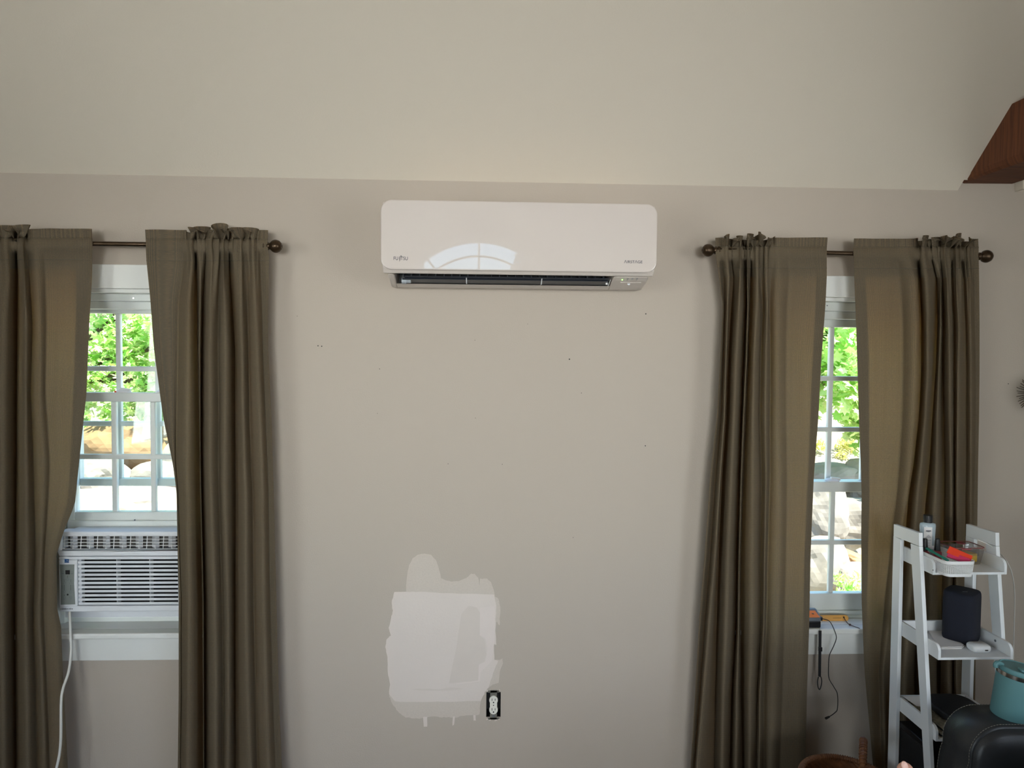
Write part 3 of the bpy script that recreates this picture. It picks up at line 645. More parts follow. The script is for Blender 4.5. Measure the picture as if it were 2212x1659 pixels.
#@@CURTAIN
def sinR(t): return math.sin(math.pi/2*t)
def lerp_rows(rows, py):
    if py <= rows[0][0]: return rows[0][1]
    for (ya, a), (yb, b_) in zip(rows, rows[1:]):
        if py <= yb:
            t = (py-ya)/(yb-ya); return [u_+(v_-u_)*t for u_, v_ in zip(a, b_)]
    return rows[-1][1]
def curtain(label, kinds, rows, top, gath, seed, hem_side, headpx, bend=None):
    """kinds: per control point E edge, F flat, V deep valley, v shallow valley, R ridge.
    rows: (py, [px...]); top: py of rod row; gath: (u0,u1) range of the gathered part"""
    DE = {'E': .085, 'F': .092, 'X': .042, 'V': .058, 'v': .084, 'R': .126, 'r': .112, 'B': .052, 'b': .062}
    rnd = random.Random(seed)
    n = len(kinds); sub = 9; cols = (n-1)*sub+1
    pys = [top-16, top-8, top, top+8, top+16, top+30]+[top+30+(1800-top-30)*i/64 for i in range(1, 65)]
    r = thing('curtain', label, 'curtain', 'olive linen curtains on bronze rods')
    verts = []; uvs = []
    xs_fine = {}
    acc = [0]*cols
    ph = [rnd.uniform(0, 6.3) for _ in range(4)]
    for j, py in enumerate(pys):
        pxs = lerp_rows(rows, py); row = []
        open_ = min(1, max(0, (py-top-4)/110)); open_ = .36+.64*open_**.6
        if py <= top+2: open_ = .36
        for i in range(cols):
            k = min(i//sub, n-2); t = (i-k*sub)/sub if i < cols-1 else 1
            ka, kb = kinds[k], kinds[k+1]; da, db = DE[ka], DE[kb]
            t = t**1.7 if da < db and kb in 'Rr' and ka in 'XVBb' else (1-(1-t)**1.7 if da > db and ka in 'Rr' and kb in 'XVBb' else t)
            # steep out of valleys, flat over ridges
            if da < db: s = sinR(t)
            elif da > db: s = 1-sinR(1-t)
            else: s = t
            if ka in 'Ff' and kb in 'Ff': s = t
            d = da+(db-da)*s
            d = .092+(d-.092)*open_
            u = i/(cols-1)
            g = 0
            for ga, gb in gath:
                g = max(g, min(1, max(0, (u-ga)/.04))*min(1, max(0, (gb-u)/.04)))
            fade = max(0, 1-(py-top)/170)
            per = 46
            hf = math.sin(u*per*2.4+2.2*math.sin(u*11+ph[0])+ph[1]+.004*(py-top))
            d += g*fade**1.5*.010*hf
            px = pxs[k]+(pxs[k+1]-pxs[k])*t
            px += g*fade*2.2*math.sin(u*per*2.4+ph[2]+py*.01)
            # weight wrinkles
            d += .0035*noise.noise(Vector((u*7, py*.004, seed)))*min(1, max(0, (py-top)/200))
            # rod pocket bulge
            if abs(py-top) < 14: d = max(d+.004*(1-abs(py-top)/14), .1015)
            d = max(d, .040)
            p = P(px, py, -d); row.append(p)
        for i, p in enumerate(row):
            if i and j == 30: acc[i] = acc[i-1]+(p-row[i-1]).length
        verts.append(row)
    flat = [p for row in verts for p in row]
    zt = verts[0][0].z
    uvs = [(acc[i], zt-verts[j][0].z) for j in range(len(pys)) for i in range(cols)]
    fs = [(j*cols+i, j*cols+i+1, (j+1)*cols+i+1, (j+1)*cols+i) for j in range(len(pys)-1) for i in range(cols-1)]
    mesh('cloth', flat, fs, 'curtain_linen', r, True, uvs)
    # hems: doubled cloth down both edges and the pocket facing, set just behind the cloth
    def strip(i0, i1, j0, j1, name, off):
        w = i1-i0+1; v = [verts[j][i]+Vector((0, off, 0)) for j in range(j0, j1+1) for i in range(i0, i1+1)]
        uv = [(acc[i], zt-verts[j][0].z) for j in range(j0, j1+1) for i in range(i0, i1+1)]
        f = [(a*w+b_, a*w+b_+1, (a+1)*w+b_+1, (a+1)*w+b_) for a in range(j1-j0) for b_ in range(w-1)]
        return mesh(name, v, f, 'curtain_hem', r, True, uv)
    def colat(i_edge, step):
        i = i_edge; tot = 0
        while tot < .021 and 0 <= i+step < cols: tot += (verts[30][i+step]-verts[30][i]).length; i += step
        return i
    strip(0, max(2, colat(0, 1)), 0, len(pys)-1, 'side_hem', .0022)
    strip(min(cols-3, colat(cols-1, -1)), cols-1, 0, len(pys)-1, 'side_hem', .0022)
    strip(0, cols-1, 2, 6, 'pocket_facing', .0024)
    # stitching lines above and below the rod pocket
    for jj, nm in ((0, 'stitching'), (5, 'stitching')):
        MB().tube([verts[jj][i]+Vector((0, -.0012, 0)) for i in range(cols)], .0008, 4).build(nm, 'curtain_hem', r)
    # ruffled header: the loose cloth above the pocket
    hv = []; huv = []; nj = 7
    base = verts[0]
    N_ = cols*2-1
    for j in range(nj):
        s = j/(nj-1)
        for i2 in range(N_):
            i = i2/2; ia = int(i); ib = min(ia+1, cols-1); q = base[ia].lerp(base[ib], i-ia)
            u = i2/(N_-1); g = 0
            for ga, gb in gath: g = max(g, min(1, max(0, (u-ga)/.05))*min(1, max(0, (gb-u)/.03)))
            a1 = u*62+1.8*math.sin(u*17+ph[3])+ph[1]
            hgt = headpx/650*(1+g*.45*noise.noise(Vector((u*16, seed, 0)))+.10*g*math.sin(a1*.5))+g*.010+.0015*noise.noise(Vector((u*9, seed, 4)))
            sp = s**.8
            x = q.x+g*sp*.014*math.sin(2*a1)+g*sp*.006*math.sin(a1*.7)
            y = q.y-g*sp*.032*math.sin(a1)+sp*.004*math.sin(u*9+seed)-g*.006*s
            hv.append((x, min(y, -.03), q.z+hgt*s-g*.010*s*s*(1+math.sin(a1+1)))); huv.append((acc[ia], -hgt*s))
    hf_ = [(j*N_+i, j*N_+i+1, (j+1)*N_+i+1, (j+1)*N_+i) for j in range(nj-1) for i in range(N_-1)]
    h = mesh('header_ruffle', hv, hf_, 'curtain_linen', r, True, huv)
    sm = h.modifiers.new('thick', 'SOLIDIFY'); sm.thickness = .0015
    finish(r, (flat[cols//2].x, -.09, .02))
    return r
# A: leftmost panel (runs out of the frame)
curtain('olive linen curtain left of the left window, cut by the photo edge', 'EvRVRvRXRvrFFFE',
 [(530, [-150, -125, -100, -70, -50, -30, 8, 34, 48, 60, 74, 95, 125, 160, 199]),
  (600, [-150, -125, -100, -70, -48, -28, 14, 37, 52, 64, 80, 98, 125, 160, 198]),
  (700, [-150, -125, -100, -72, -48, -24, 8, 37, 56, 70, 84, 100, 125, 160, 192]),
  (850, [-150, -125, -100, -72, -48, -22, 5, 36, 56, 66, 84, 98, 122, 155, 186]),
  (1000, [-150, -125, -100, -72, -48, -20, 4, 35.5, 56, 72, 92, 108, 130, 150, 170]),
  (1090, [-150, -125, -100, -72, -48, -20, 4, 35, 56, 74, 90, 104, 122, 143, 161]),
  (1150, [-150, -125, -100, -72, -48, -20, 3, 34, 56, 76, 90, 100, 112, 124, 136]),
  (1200, [-150, -125, -100, -72, -48, -20, 3, 33, 56, 76, 88, 96, 104, 112, 121]),
  (1320, [-150, -125, -100, -72, -48, -20, 3, 32, 54, 72, 84, 94, 104, 114, 123]),
  (1350, [-150, -125, -100, -72, -48, -20, 3, 32, 54, 72, 84, 96, 108, 120, 131]),
  (1450, [-150, -125, -100, -72, -48, -20, 4, 33, 56, 76, 90, 100, 112, 124, 135]),
  (1659, [-150, -125, -100, -72, -48, -20, 6, 34, 58, 80, 96, 108, 122, 134, 146]),
  (1800, [-150, -125, -100, -72, -48, -20, 6, 34, 58, 80, 96, 108, 122, 136, 148])], 531, [(0, .66)], 3, 1, 19)
# B: right panel of the left window
curtain('olive linen curtain right of the left window, overlapping the window air conditioner', 'EFFvRXrVRvrXRvRvE',
 [(532, [315, 345, 375, 395, 412, 424, 433, 443, 458, 474, 484, 494, 510, 533, 549, 562, 578]),
  (560, [316, 345, 375, 398, 415, 424.5, 433, 444, 460, 474, 485, 494, 513, 533, 549, 562, 581]),
  (650, [325, 346, 366, 385, 408, 425, 433, 438, 456, 472, 486, 502, 518, 534, 552, 566, 579]),
  (750, [332, 350, 368, 384, 407, 426, 431, 436, 453, 471, 488, 508, 522, 536.5, 556, 568, 579]),
  (900, [352, 362, 372, 381, 405, 430, 432, 434, 453, 473, 486, 508.5, 525, 539, 562, 574, 586]),
  (1000, [373, 375, 377, 380, 403, 431, 433, 434.5, 453, 472, 485, 509, 528, 542, 566, 578, 589]),
  (1060, [381, 382, 383, 384, 405, 432, 434, 435.5, 455, 473, 485, 509.5, 530, 546, 568, 580, 591]),
  (1300, [386, 388, 390, 392, 408, 437, 439, 441, 463, 480, 492, 508.5, 531, 548, 570, 584, 597]),
  (1500, [386, 388, 390, 392, 406, 438.5, 440, 441, 466, 482, 494, 508.5, 535, 552, 575, 590, 602]),
  (1659, [384, 386, 388, 390, 404, 439, 440.5, 441.5, 467, 480, 492, 509, 541, 556, 580, 596, 609]),
  (1800, [384, 386, 388, 390, 404, 439, 440.5, 441.5, 467, 480, 490, 508, 545, 560, 582, 600, 615])], 533, [(.20, .93)], 5, -1, 19)
# C: left panel of the right window
curtain('olive linen curtain left of the right window, its outer edge folded back', 'EbrXRXrXRvRvrFFFE',
 [(548, [1546, 1556, 1568, 1580, 1597, 1609, 1615, 1621, 1632, 1645, 1655, 1667, 1683, 1700, 1725, 1755, 1786]),
  (600, [1553, 1564, 1573, 1585, 1598, 1610, 1615, 1621, 1634, 1644, 1656, 1664, 1682, 1705, 1730, 1758, 1786]),
  (660, [1562, 1567, 1571, 1580, 1597, 1611, 1616, 1620, 1634, 1648, 1658, 1662, 1680, 1700, 1726, 1756, 1783]),
  (780, [1556, 1563, 1568, 1573, 1590, 1606, 1612, 1617, 1628, 1644, 1655, 1664, 1680, 1698, 1722, 1750, 1774]),
  (900, [1549, 1558, 1565, 1569, 1586, 1601, 1606, 1612, 1626, 1642, 1654, 1663, 1680, 1698, 1722, 1746, 1768]),
  (1030, [1534, 1546, 1556, 1560, 1580, 1597, 1601, 1606, 1626, 1646, 1655, 1663, 1684, 1700, 1722, 1742, 1758]),
  (1200, [1522, 1534, 1545, 1553, 1573, 1592, 1597, 1600, 1625, 1644, 1652, 1658, 1684, 1698, 1716, 1734, 1751]),
  (1350, [1510, 1522, 1531, 1548, 1569, 1590, 1595, 1600, 1624, 1644, 1650, 1655, 1680, 1694, 1712, 1732, 1748]),
  (1500, [1502, 1512, 1518, 1545, 1563, 1580, 1592, 1601, 1620, 1636, 1641, 1650, 1674, 1690, 1708, 1726, 1743]),
  (1659, [1492, 1500, 1504, 1543, 1560, 1576, 1590, 1604, 1620, 1633, 1640, 1650, 1668, 1684, 1702, 1724, 1740]),
  (1800, [1488, 1496, 1500, 1541, 1558, 1574, 1590, 1606, 1620, 1633, 1640, 1650, 1668, 1684, 1702, 1724, 1740])], 549, [(.10, .72)], 8, 1, 19)
# D: right panel of the right window
curtain('olive linen curtain right of the right window, hanging behind the ladder shelf', 'EFFFRXRXrVRvRvrvE',
 [(549, [1844, 1870, 1900, 1935, 1962, 1984, 1998, 2012, 2024, 2030, 2043, 2054, 2066, 2078, 2090, 2100, 2114]),
  (600, [1846, 1872, 1905, 1945, 1977, 1986, 2003, 2025, 2030, 2035, 2048, 2056, 2068, 2082, 2094, 2102, 2115]),
  (700, [1850, 1878, 1908, 1950, 1981, 1990, 2003, 2025, 2032, 2038, 2050, 2062, 2072, 2086, 2096, 2106, 2116]),
  (800, [1853, 1880, 1908, 1950, 1979, 1990, 2004, 2021, 2028, 2036, 2052, 2062, 2069, 2088, 2098, 2108, 2116]),
  (900, [1856, 1880, 1908, 1948, 1975, 1985, 1999, 2014, 2024, 2038, 2052, 2063, 2068, 2088, 2098, 2108, 2115]),
  (1000, [1860, 1880, 1905, 1942, 1968, 1974, 1990, 2008, 2024, 2040, 2054, 2062, 2067, 2088, 2098, 2106, 2113]),
  (1070, [1862, 1880, 1902, 1936, 1960, 1963, 1982, 2001, 2022, 2040, 2055, 2062, 2067, 2086, 2098, 2104, 2112]),
  (1150, [1861, 1878, 1898, 1926, 1948, 1956, 1976, 1994, 2018, 2038, 2054, 2062, 2067, 2086, 2098, 2104, 2111]),
  (1300, [1862, 1874, 1890, 1910, 1928, 1944, 1966, 1986, 2012, 2034, 2052, 2060, 2066, 2084, 2096, 2102, 2109]),
  (1450, [1868, 1878, 1888, 1898, 1908, 1930, 1956, 1978, 2008, 2032, 2050, 2060, 2066, 2082, 2094, 2100, 2107]),
  (1659, [1887, 1893, 1899, 1905, 1913, 1930, 1954, 1976, 2006, 2030, 2050, 2060, 2066, 2082, 2092, 2098, 2105]),
  (1800, [1900, 1904, 1908, 1912, 1918, 1932, 1954, 1976, 2006, 2030, 2050, 2060, 2066, 2082, 2092, 2098, 2105])], 550, [(.28, .96)], 12, -1, 18)
def finial(root, q, s, scale=1):
    """turned ball finial with collar; s = outward direction"""
    k = scale
    MB().lathe([(.008*k, 0), (.013*k, .002), (.013*k, .005), (.008*k, .008), (.0085*k, .011), (.0125*k, .013), (.0125*k, .016), (.0095*k, .019),
                (.013*k, .023), (.0185*k, .029), (.0208*k, .036), (.0205*k, .042), (.017*k, .050), (.010*k, .056), (.0045*k, .0575), (.0045*k, .0565)] if s > 0 else
               [(a_, -h) for a_, h in [(.008*k, 0), (.013*k, .002), (.013*k, .005), (.008*k, .008), (.0085*k, .011), (.0125*k, .013), (.0125*k, .016), (.0095*k, .019),
                (.013*k, .023), (.0185*k, .029), (.0208*k, .036), (.0205*k, .042), (.017*k, .050), (.010*k, .056), (.0045*k, .0575), (.0045*k, .0565)]], q, 'X', 28).build('finial', 'bronze', root, smooth=True)
for nm, pa, pb, ends in (('left', (-190, 521), (569, 531.5), (1,)), ('right', (1555, 541), (2106, 553.5), (-1, 1))):
    r = thing('curtain_rod', 'dark bronze curtain rod over the %s window%s' % (nm, ', one ball finial in view' if nm == 'left' else ', a ball finial at each end'), 'curtain rod')
    a = P(pa[0], pa[1], -.09); c = P(pb[0], pb[1], -.09)
    MB().tube([a, c], .0075, 16).build('rod', 'bronze', r, smooth=True)
    if -1 in ends: finial(r, a, -1)
    else: finial(r, a, -1)
    finial(r, c, 1)
    for q in (a+Vector((.05, 0, 0)), c-Vector((.05, 0, 0))):
        MB().tube([q+Vector((0, .089, -.004)), q+Vector((0, 0, -.004))], .005, 8).box((q.x-.012, -.004, q.z-.03), (q.x+.012, -.0002, q.z+.02)).build('bracket', 'bronze', r)
    finish(r, a)
#@@SHELF
LX, RXX, TH = 1.270, 1.4995, .0115
def yz(px, py, x): q = PX(px, py, x); return (x, q.y, q.z)
def down(a, b_, z=0.0):
    t = (z-a[2])/(b_[2]-a[2]); return (a[0], a[1]+(b_[1]-a[1])*t, z)
r = thing('ladder_shelf', 'white wooden ladder shelf with three trays in front of the right curtain', 'shelf')
for X0 in (LX, RXX):
    dx = (X0-LX, 0, 0)
    mv = lambda pts: [(p[0]+dx[0], p[1], p[2]) for p in pts]
    ra, rb_ = yz(1930.5, 1132, LX), yz(1917, 1648, LX); rc, rd = yz(1945, 1165, LX), yz(1933.5, 1648, LX)
    MB().prism(mv([(ra[0], ra[1], yz(1931, 1158, LX)[2]), rc, down(rc, rd), down(ra, rb_)]), (TH, 0, 0)).build('rear_post', 'ladder_white', r, bevel=.001)
    MB().prism(mv([yz(1930.5, 1132, LX), yz(1985, 1151, LX), yz(1985.5, 1180, LX), yz(1930, 1158, LX)]), (TH, 0, 0)).build('top_rail', 'ladder_white', r, bevel=.001)
    fa, fb, fc, fd = yz(1966.5, 1174, LX), yz(1985.6, 1181, LX), yz(2010, 1655, LX), yz(1995.5, 1655, LX)
    fb2 = yz(1985.6, 1180.5, LX)
    MB().prism(mv([fa, fb2, down(fb, fc), down(fa, fd)]), (TH, 0, 0)).build('front_post', 'ladder_white', r, bevel=.001)
tx0, tx1 = LX+TH+.0005, RXX-.0005
TR = []
for px, py, back in ((2015, 1242, False), (2026.5, 1426, True), (2021, 1602, True)):
    q = PX(px, py, tx0); z = q.z; yfr = q.y; yb = ra[1]+(rb_[1]-ra[1])*(ra[2]-z)/(ra[2]-rb_[2])-.022; h = .043
    t = MB().box((tx0+.008, yfr, z), (tx1-.008, yb, z+.007)).build('tray_board', 'ladder_white', r, bevel=.0008)
    for xx in (tx0, tx1-.008):
        pr = [(xx, yb, z), (xx, yb, z+h)]+[(xx, yfr+.02-.02*math.sin(k*math.pi/12)+.0, z+h-.02+.02*math.cos(k*math.pi/12)) for k in range(7)]+[(xx, yfr, z)]
        MB().prism(pr, (.008, 0, 0)).build('tray_side', 'ladder_white', r, bevel=.0008)
    MB().box((tx0+.008, yb-.008, z+.007), (tx1-.008, yb, z+(.043 if back else .012))).build('tray_back', 'ladder_white', r, bevel=.0008)
    TR.append((z+.007, yfr, yb))
for px, py in ((2150, 1384), (2086, 1512)):
    q = PX(px, py, tx1-.0085); MB().lathe([(.0035, -.001), (.0035, .0002)], q, 'X', 14).build('bolt', 'device_grey', r)
q = PX(2015.5, 1231.5, tx0-.0004); MB().lathe([(.0016, -.0004), (.0016, .0004)], q, 'X', 10).build('bolt', 'dark', r)
finish(r, ((LX+RXX)/2, -.25, 0))
# --- things on the top tray
T1, T1F, T1B = TR[0]
# perforated basket
f0 = PZ(2044, 1246, T1+.0005)
byf = f0.y; bxl = tx0+.0095; bxr = P(2106, 1240, byf).x; bzt = P(2075, 1212, byf).z; bh = bzt-T1
r = thing('plastic_basket', 'small white perforated plastic basket poking out over the top tray', 'basket')
def ringpts(x0, x1, y0, y1, rad, z, n=5):
    pts = []
    for (qx, qy, a0) in ((x1-rad, y1-rad, 0), (x0+rad, y1-rad, 90), (x0+rad, y0+rad, 180), (x1-rad, y0+rad, 270)):
        for k in range(n+1):
            t = math.radians(a0+90*k/n); pts.append(Vector((qx+rad*math.cos(t), qy+rad*math.sin(t), z)))
    return pts
byb = -.296
def bring(z, rad=.016):
    f = (z-T1)/bh; e = .004*f
    return ringpts(bxl-e+.004*(1-f), bxr+e-.002, byf-e, byb, rad, z)
def dens(pts, step):
    out = []
    for i in range(len(pts)):
        a_, b_ = pts[i], pts[(i+1) % len(pts)]; L_ = (b_-a_).length; m_ = max(1, round(L_/step))
        for k in range(m_): out.append(a_.lerp(b_, k/m_))
    return out
w = MB()
lev = [T1+.0005, T1+.008]+[T1+.008+(bh-.017)*k/8 for k in range(1, 9)]+[T1+bh]
for i, z in enumerate(lev[1:-1]):
    w.tube(bring(z)+[bring(z)[0]], .0009, 5, cap=False)
basep = dens(bring(T1+.006), .0042)
for k, p in enumerate(basep):
    f = 1; d = (p-Vector(((bxl+bxr)/2, (byf+byb)/2, p.z))).normalized()*.004
    w.tube([p, Vector((p.x+d.x, p.y+d.y, T1+bh-.008))], .0008, 4, cap=False)
w.build('perforated_wall', 'plastic_white', r)
for za, zb_, nm in ((T1+.0005, T1+.0085, 'basket_base'), (T1+bh-.009, T1+bh, 'basket_rim')):
    w = MB(); A_ = bring(za); B_ = bring(zb_); va = [w.b.verts.new(p) for p in A_]; vb = [w.b.verts.new(p) for p in B_]
    for i in range(len(A_)): w.b.faces.new((va[i], va[(i+1) % len(A_)], vb[(i+1) % len(A_)], vb[i]))
    if nm == 'basket_base': w.b.faces.new(va)
    o = w.build(nm, 'plastic_white', r); s_ = o.modifiers.new('t', 'SOLIDIFY'); s_.thickness = .0016; s_.offset = 0
finish(r, ((bxl+bxr)/2, (byf+byb)/2, T1))
def slab(name, label, cat, m, pa, pb, width, thick, roll, parent=None):
    """flat bar from pa to pb"""
    a_, b_ = Vector(pa), Vector(pb); d = b_-a_; q = d.to_track_quat('X', 'Z').to_matrix().to_4x4()
    o = MB().box((0, -width/2, -thick/2), (d.length, width/2, thick/2)).xf(Matrix.Translation(a_) @ q @ Matrix.Rotation(roll, 4, 'X')).build(name, m, parent, bevel=.001)
    if label: tag(o, label, cat)
    return o
yB = byf
slab('emery_board', 'teal green flat stick leaning in the white basket', 'nail file', 'teal_plastic', P(2001, 1184, yB+.10), P(2048, 1211, yB+.012), .007, .004, .3)
slab('magenta_packet', 'magenta packet in the white basket, beneath the orange red one', 'packet', 'magenta', P(2047, 1197, yB+.05), P(2094, 1214, yB+.012), .018, .006, .9)
slab('orange_packet', 'orange red packet sticking out of the white basket', 'packet', 'orange_red', P(2048, 1187, yB+.055), P(2098, 1209, yB+.016), .022, .007, .9)
for px, lab, yy in ((1997.5, 'black capped nail polish bottle beside the ladder post', -.325), (2024.5, 'black capped nail polish bottle right of the grey bottle', -.325)):
    r = thing('nail_polish_bottle', lab, 'bottle'); q = P(px, 1188, yy); zt_ = P(px, 1163, yy).z
    MB().lathe([(.011, T1+.002-q.z), (.012, T1+.006-q.z), (.012, -.006), (.006, -.001)], q, 'Z', 20).build('bottle_glass', 'gasket', r, smooth=False)
    MB().lathe([(.0088, -.001), (.0085, .004), (.0066, zt_-q.z-.002), (.0055, zt_-q.z)], q, 'Z', 20).build('cap', 'black_plastic', r, smooth=False)
    finish(r, (q.x, q.y, T1+.002))
# grey bottle
yy = -.2755; q = P(2004, 1150, yy); bw = (P(2020.5, 1140, yy).x-P(1987, 1140, yy).x)/2; cxb = (P(2020.5, 1140, yy).x+P(1987, 1140, yy).x)/2
zsh = P(2004, 1128, yy).z; zc = P(2004, 1112.5, yy).z
r = thing('bottle', 'clear grey bottle of liquid with black cap and white label on the top tray', 'bottle')
prof = [(.82, T1+.0005), (.9, T1+.004), (.86, T1+.03), (.90, T1+.05), (.98, zsh-.02), (1, zsh-.010), (.92, zsh-.003), (.5, zsh)]
w = MB(); rg = []
for k_, z in prof:
    rg.append([w.b.verts.new((cxb+bw*k_*math.cos(t), yy+.016*k_*math.sin(t), z)) for t in [2*math.pi*i/28 for i in range(28)]])
for i in range(len(rg)-1):
    for k in range(28): w.b.faces.new((rg[i][k], rg[i][(k+1) % 28], rg[i+1][(k+1) % 28], rg[i+1][k]))
w.b.faces.new(rg[0][::-1]); w.b.faces.new(rg[-1]); w.build('bottle_body', 'bottle_fluid', r, smooth=True)
MB().lathe([(.0125, zsh), (.0125, zc-.001), (.0118, zc)], (cxb, yy, 0), 'Z', 24).build('cap', 'black_plastic', r)
lx0, lx1 = P(1998, 1150, yy-.016).x, P(2013.5, 1150, yy-.016).x; lz1, lz0 = P(2004, 1139, yy-.016).z, P(2004, 1181, yy-.016).z
w = MB(); nn = 8; la = []
for i in range(nn+1):
    x = lx0+(lx1-lx0)*i/nn; yv_ = yy-.0163*math.sqrt(max(0, 1-((x-cxb)/bw)**2))-.0006
    la.append((x, yv_))
vt = [w.b.verts.new((x, y, lz1)) for x, y in la]; vb = [w.b.verts.new((x, y, lz0)) for x, y in la]
for i in range(nn): w.b.faces.new((vt[i], vt[i+1], vb[i+1], vb[i]))
lb = w.build('paper_label', 'paper_white', r)
for py, wd, th in ((1147, 11, 1.6), (1149, 5, .5), (1156.5, 4, .5), (1158.5, 8, .5), (1161, 11, .7), (1164.5, 12, .3), (1167.5, 12, .6), (1170.5, 12, .3), (1173.5, 9, .6), (1177.5, 8, .5)):
    q = P(2006, py, yy-.0185); MB().box((q.x-wd*.0014/2, q.y, q.z-th*.0007), (q.x+wd*.0014/2, q.y+.001, q.z+th*.0007)).build('printed_line', 'ink', lb)
finish(r, (cxb, yy, T1))
# clear food container
r = thing('food_container', 'clear plastic food container with pink seal and yellow contents on the top tray', 'container')
kx0, kx1 = 1.380, tx1-.010; kyf, kyb = -.352, -.266
kz = PX(2143, 1187, kx1).z
def shell(pts0, pts1, nm, m, closed_bottom=True, closed_top=False, th=.0012):
    w = MB(); va = [w.b.verts.new(p) for p in pts0]; vb = [w.b.verts.new(p) for p in pts1]; n_ = len(pts0)
    for i in range(n_): w.b.faces.new((va[i], va[(i+1) % n_], vb[(i+1) % n_], vb[i]))
    if closed_bottom: w.b.faces.new(va)
    if closed_top: w.b.faces.new(vb)
    return w.build(nm, m, r)
if kyf > kyb-.05: kyf = kyb-.11
shell(ringpts(kx0+.010, kx1-.010, kyf+.010, kyb-.008, .014, T1+.001), ringpts(kx0+.003, kx1-.003, kyf+.003, kyb-.003, .016, kz-.008), 'tub', 'clear_plastic')
shell(ringpts(kx0, kx1, kyf, kyb, .016, kz-.009), ringpts(kx0+.003, kx1-.003, kyf+.003, kyb-.003, .016, kz), 'lid', 'clear_plastic', False, True)
g1 = ringpts(kx0+.004, kx1-.004, kyf+.004, kyb-.004, .015, kz-.001); MB().tube(g1+[g1[0]], .0013, 6, cap=False).build('seal', 'gasket', r)
g1 = ringpts(kx0+.013, kx1-.013, kyf+.013, kyb-.013, .012, kz+.0012); MB().tube(g1+[g1[0]], .0008, 6, cap=False).build('lid_ridge', 'clear_plastic', r)
MB().lathe([(.013, 0), (.013, .0015), (.010, .002)], ((kx0+kx1)/2+.008, (kyf+kyb)/2+.012, kz+.0005), 'Z', 20).xf(Matrix()).build('vent_button', 'maroon', r)
MB().box((kx0+.02, kyf-.003, kz-.022), (kx1-.03, kyf-.001, kz-.001)).build('latch', 'clear_plastic', r, bevel=.0008)
MB().box((kx0+.025, kyf-.0045, kz-.004), (kx1-.055, kyf-.003, kz-.001)).build('latch_hinge', 'gasket', r)
finish(r, ((kx0+kx1)/2, (kyf+kyb)/2, T1))
o = MB().box((-.030, -.020, 0), (.030, .020, .026)).xf(Matrix.Translation(((kx0+kx1)/2+.008, kyf+.040, T1+.003)) @ Matrix.Rotation(.25, 4, 'Z')).build('sponge', 'yellow', None, bevel=.003)
tag(o, 'yellow block inside the clear food container', 'sponge')
# thin white cable draped over the top tray
cab = spline([PX(2112, 1166, 1.44), PX(2135, 1176, 1.47), P(2157, 1193, -.32), P(2175, 1213, -.37), P(2187, 1243, -.35), P(2192, 1290, -.30), P(2190, 1380, -.26), P(2188, 1470, -.24), P(2186, 1600, -.23), P(2186, 1800, -.22)], 8)
o = MB().tube(cab, .0014, 8).build('charging_cable', 'cord_white', None, smooth=True); tag(o, 'thin white cable draped over the right end of the ladder shelf', 'cable')
# --- middle tray
T2, T2F, T2B = TR[1]
def speaker():
    r = thing('speaker', 'dark navy cloth covered smart speaker standing on the middle tray', 'speaker')
    c0 = PZ(2099, 1397, T2); cx_, cy_ = c0.x+.005, c0.y+.055; hz = .148
    def sec(s, z, n=48):
        pts = []
        for i in range(n):
            t = 2*math.pi*i/n; e = 2/4.0
            x = math.copysign(abs(math.cos(t))**e, math.cos(t))*.049*s; y = math.copysign(abs(math.sin(t))**e, math.sin(t))*.044*s
            a_ = math.radians(40); pts.append((cx_+x*math.cos(a_)-y*math.sin(a_), cy_+x*math.sin(a_)+y*math.cos(a_), T2+z))
        return pts
    w = MB(); rg = [[w.b.verts.new(p) for p in sec(s, z)] for s, z in ((.86, .0005), (.95, .004), (1, .014), (1, hz-.016), (.985, hz-.007), (.95, hz-.002), (.90, hz))]
    for i in range(len(rg)-1):
        for k in range(48): w.b.faces.new((rg[i][k], rg[i][(k+1) % 48], rg[i+1][(k+1) % 48], rg[i+1][k]))
    w.b.faces.new(rg[0][::-1]); w.b.faces.new(rg[-1]); w.build('speaker_cloth_cover', 'speaker_cloth', r, smooth=True)
    for k in range(4):
        MB().lathe([(.0011, 0), (.0011, .0006)], (cx_-.006+k*.004, cy_-.012, T2+hz), 'Z', 8).build('touch_mark', 'clear_grey', r)
    finish(r, (cx_, cy_, T2))
    # its power lead, and the cable behind
    o = MB().tube(spline([PX(2082, 1300, 1.42), PX(2083, 1265, 1.41), PX(2081, 1240, 1.40)], 6), .002, 8).build('speaker_lead', 'cord_black', r)
speaker()
r = thing('earbud_case', 'small white earbud charging case at the front of the middle tray', 'case')
q = PZ(2124, 1411, T2)
def pill(nm, sz, z0, z1, m):
    w = MB(); rg = []
    for s, z in ((.86, z0), (.97, z0+(z1-z0)*.2), (1, z0+(z1-z0)*.5), (.97, z0+(z1-z0)*.8), (.84, z1)):
        rg.append([w.b.verts.new((q.x+math.copysign(abs(math.cos(t))**.55, math.cos(t))*.0285*s, q.y+.02+math.copysign(abs(math.sin(t))**.55, math.sin(t))*.0215*s, z)) for t in [2*math.pi*i/40 for i in range(40)]])
    for i in range(len(rg)-1):
        for k in range(40): w.b.faces.new((rg[i][k], rg[i][(k+1) % 40], rg[i+1][(k+1) % 40], rg[i+1][k]))
    w.b.faces.new(rg[0][::-1]); w.b.faces.new(rg[-1]); return w.build(nm, m, r, smooth=True)
pill('case_body', 1, T2+.0005, T2+.019, 'plastic_white')
MB().box((q.x+.004, q.y-.0025, T2+.007), (q.x+.013, q.y-.001, T2+.010)).build('charging_port', 'dark', r, bevel=.0005)
finish(r, (q.x, q.y+.02, T2))
